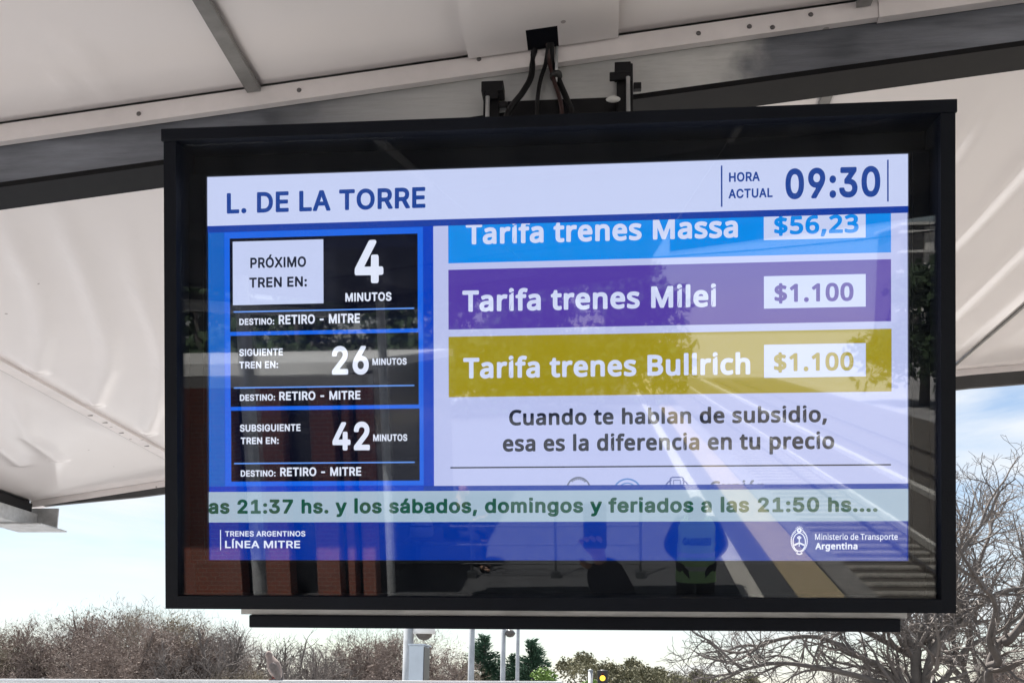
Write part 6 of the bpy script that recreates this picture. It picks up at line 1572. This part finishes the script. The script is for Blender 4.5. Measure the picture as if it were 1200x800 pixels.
cloth('jacket', ['pelvis', 'waist', 'chest', 'shoulder_l', 'elbow_l', 'wrist_l', 'shoulder_r', 'elbow_r', 'wrist_r'],
      [('pelvis', 'waist'), ('waist', 'chest'), ('chest', 'shoulder_l'), ('shoulder_l', 'elbow_l'), ('elbow_l', 'wrist_l'), ('chest', 'shoulder_r'), ('shoulder_r', 'elbow_r'), ('elbow_r', 'wrist_r')], M['navy_cloth'], 0.026)
cloth('trousers', ['pelvis', 'hip_l', 'knee_l', 'ankle_l', 'hip_r', 'knee_r', 'ankle_r'], [('pelvis', 'hip_l'), ('hip_l', 'knee_l'), ('knee_l', 'ankle_l'), ('pelvis', 'hip_r'), ('hip_r', 'knee_r'), ('knee_r', 'ankle_r')], M['dark_trousers'], 0.018)
for s in 'lr':
    skin_obj('shoe', [tuple(V['ankle_' + s] + Vector((0, -0.03, -0.03))), tuple(V['toe_' + s] + Vector((0, -0.02, 0)))], [(0, 1)], [0.043, 0.038], M['shoe'], ph, (0, 0, 0))
skin_obj('hair', [(-0.02, -0.03, 1.66), (-0.02, -0.04, 1.60)], [(0, 1)], [0.088, 0.088], M['hair'], ph, (0, 0, 0))
face_parts(ph, V, (0, 1, 0.35))
fone = thing('phone', 'dark phone held upright in the raised hand, mirrored in the screen', 'phone', (-0.031, -0.010, 2.775))
boxes('case', M['dark_plastic'], fone, (-0.071, -0.014, 2.775, 0.009, -0.004, 2.931), bevel=0.003)
boxes('display', M['dark_window'], fone, (-0.068, -0.0155, 2.779, 0.006, -0.0142, 2.927))
q = MB(); q.lathe([(0.0, 0.002), (0.008, 0.002), (0.009, 0.0)], (0, 0, 0), 16)
o = q.build('lens', M['dome_dark'], fone, True, off=(0, 0, 0)); o.location = (0.031, 0.0062, 0.125); o.rotation_euler = (R(-90), 0, 0)

# a seated person behind the railing, paper in hand
bn = thing('bench', 'dark slatted bench behind the railing, seen only mirrored', 'bench', (-2.25, -11.75, 0))
for k in range(4):
    boxes('slat', M['wood'], bn, (-3.0, -11.98 + k * 0.115, 0.43, -1.75, -11.88 + k * 0.115, 0.455))
for x in (-2.9, -1.9):
    boxes('leg', M['rail_paint'], bn, (x, -11.95, 0, x + 0.06, -11.60, 0.429))
sp = thing('person', 'person in dark clothes sitting on the bench behind the railing, mirrored in the screen', 'person', (-2.25, -11.72, 0.0), None, R(-60))
JS = dict(pelvis=(0, 0, 0.575), waist=(0, 0.02, 0.73), chest=(0, 0.07, 0.92), neck=(0, 0.12, 1.08), skull=(0, 0.17, 1.19), crown=(0, 0.17, 1.27),
          shoulder_l=(-0.18, 0.08, 1.01), elbow_l=(-0.24, 0.22, 0.80), wrist_l=(-0.12, 0.40, 0.78), shoulder_r=(0.18, 0.08, 1.01), elbow_r=(0.24, 0.22, 0.80), wrist_r=(0.12, 0.40, 0.78),
          hip_l=(-0.09, 0.03, 0.55), knee_l=(-0.12, 0.46, 0.55), ankle_l=(-0.12, 0.58, 0.09), toe_l=(-0.13, 0.73, 0.04), hip_r=(0.09, 0.03, 0.55), knee_r=(0.12, 0.46, 0.57), ankle_r=(0.12, 0.40, 0.09), toe_r=(0.13, 0.56, 0.04))
V, cloth, rad = figure(sp, JS, None, {'l': ((0.2, 1, 0.2), (0.3, 0, 1), 0.5, 1), 'r': ((-0.2, 1, 0.2), (-0.3, 0, 1), 0.5, -1)})
cloth('jacket', ['pelvis', 'waist', 'chest', 'shoulder_l', 'elbow_l', 'wrist_l', 'shoulder_r', 'elbow_r', 'wrist_r'],
      [('pelvis', 'waist'), ('waist', 'chest'), ('chest', 'shoulder_l'), ('shoulder_l', 'elbow_l'), ('elbow_l', 'wrist_l'), ('chest', 'shoulder_r'), ('shoulder_r', 'elbow_r'), ('elbow_r', 'wrist_r')], M['navy_cloth'], 0.022)
cloth('trousers', ['pelvis', 'hip_l', 'knee_l', 'ankle_l', 'hip_r', 'knee_r', 'ankle_r'], [('pelvis', 'hip_l'), ('hip_l', 'knee_l'), ('knee_l', 'ankle_l'), ('pelvis', 'hip_r'), ('hip_r', 'knee_r'), ('knee_r', 'ankle_r')], M['dark_trousers'], 0.020)
for s in 'lr':
    skin_obj('shoe', [tuple(V['ankle_' + s] + Vector((0, -0.03, -0.04))), tuple(V['toe_' + s])], [(0, 1)], [0.043, 0.038], M['shoe'], sp, (0, 0, 0))
skin_obj('hair', [(0, 0.14, 1.25), (0, 0.13, 1.19)], [(0, 1)], [0.088, 0.088], M['hair'], sp, (0, 0, 0))
face_parts(sp, V, (0, 1, -0.2))
M['bag_cloth'] = mat('white bag', (0.55, 0.55, 0.56), 0.8, var=0.15, scale=8)
q = MB()
for i, (z, a, b) in enumerate(((0.456, 0.17, 0.07), (0.50, 0.19, 0.09), (0.66, 0.17, 0.08), (0.78, 0.13, 0.05), (0.80, 0.12, 0.02))):
    for k in range(16):
        t_ = 2 * math.pi * k / 16
        q.v.append((-2.78 + a * math.cos(t_) * (1 + 0.06 * math.sin(3 * t_ + i)), -11.76 + b * math.sin(t_), z))
for i in range(4):
    for k in range(16):
        q.f.append((i * 16 + k, i * 16 + (k + 1) % 16, (i + 1) * 16 + (k + 1) % 16, (i + 1) * 16 + k))
q.f.append(tuple(reversed(range(16))))
q.f.append(tuple(64 + k for k in range(16)))
tag(q.build('bag', M['bag_cloth'], None, True), 'white cloth bag on the bench beside the seated person', 'bag')
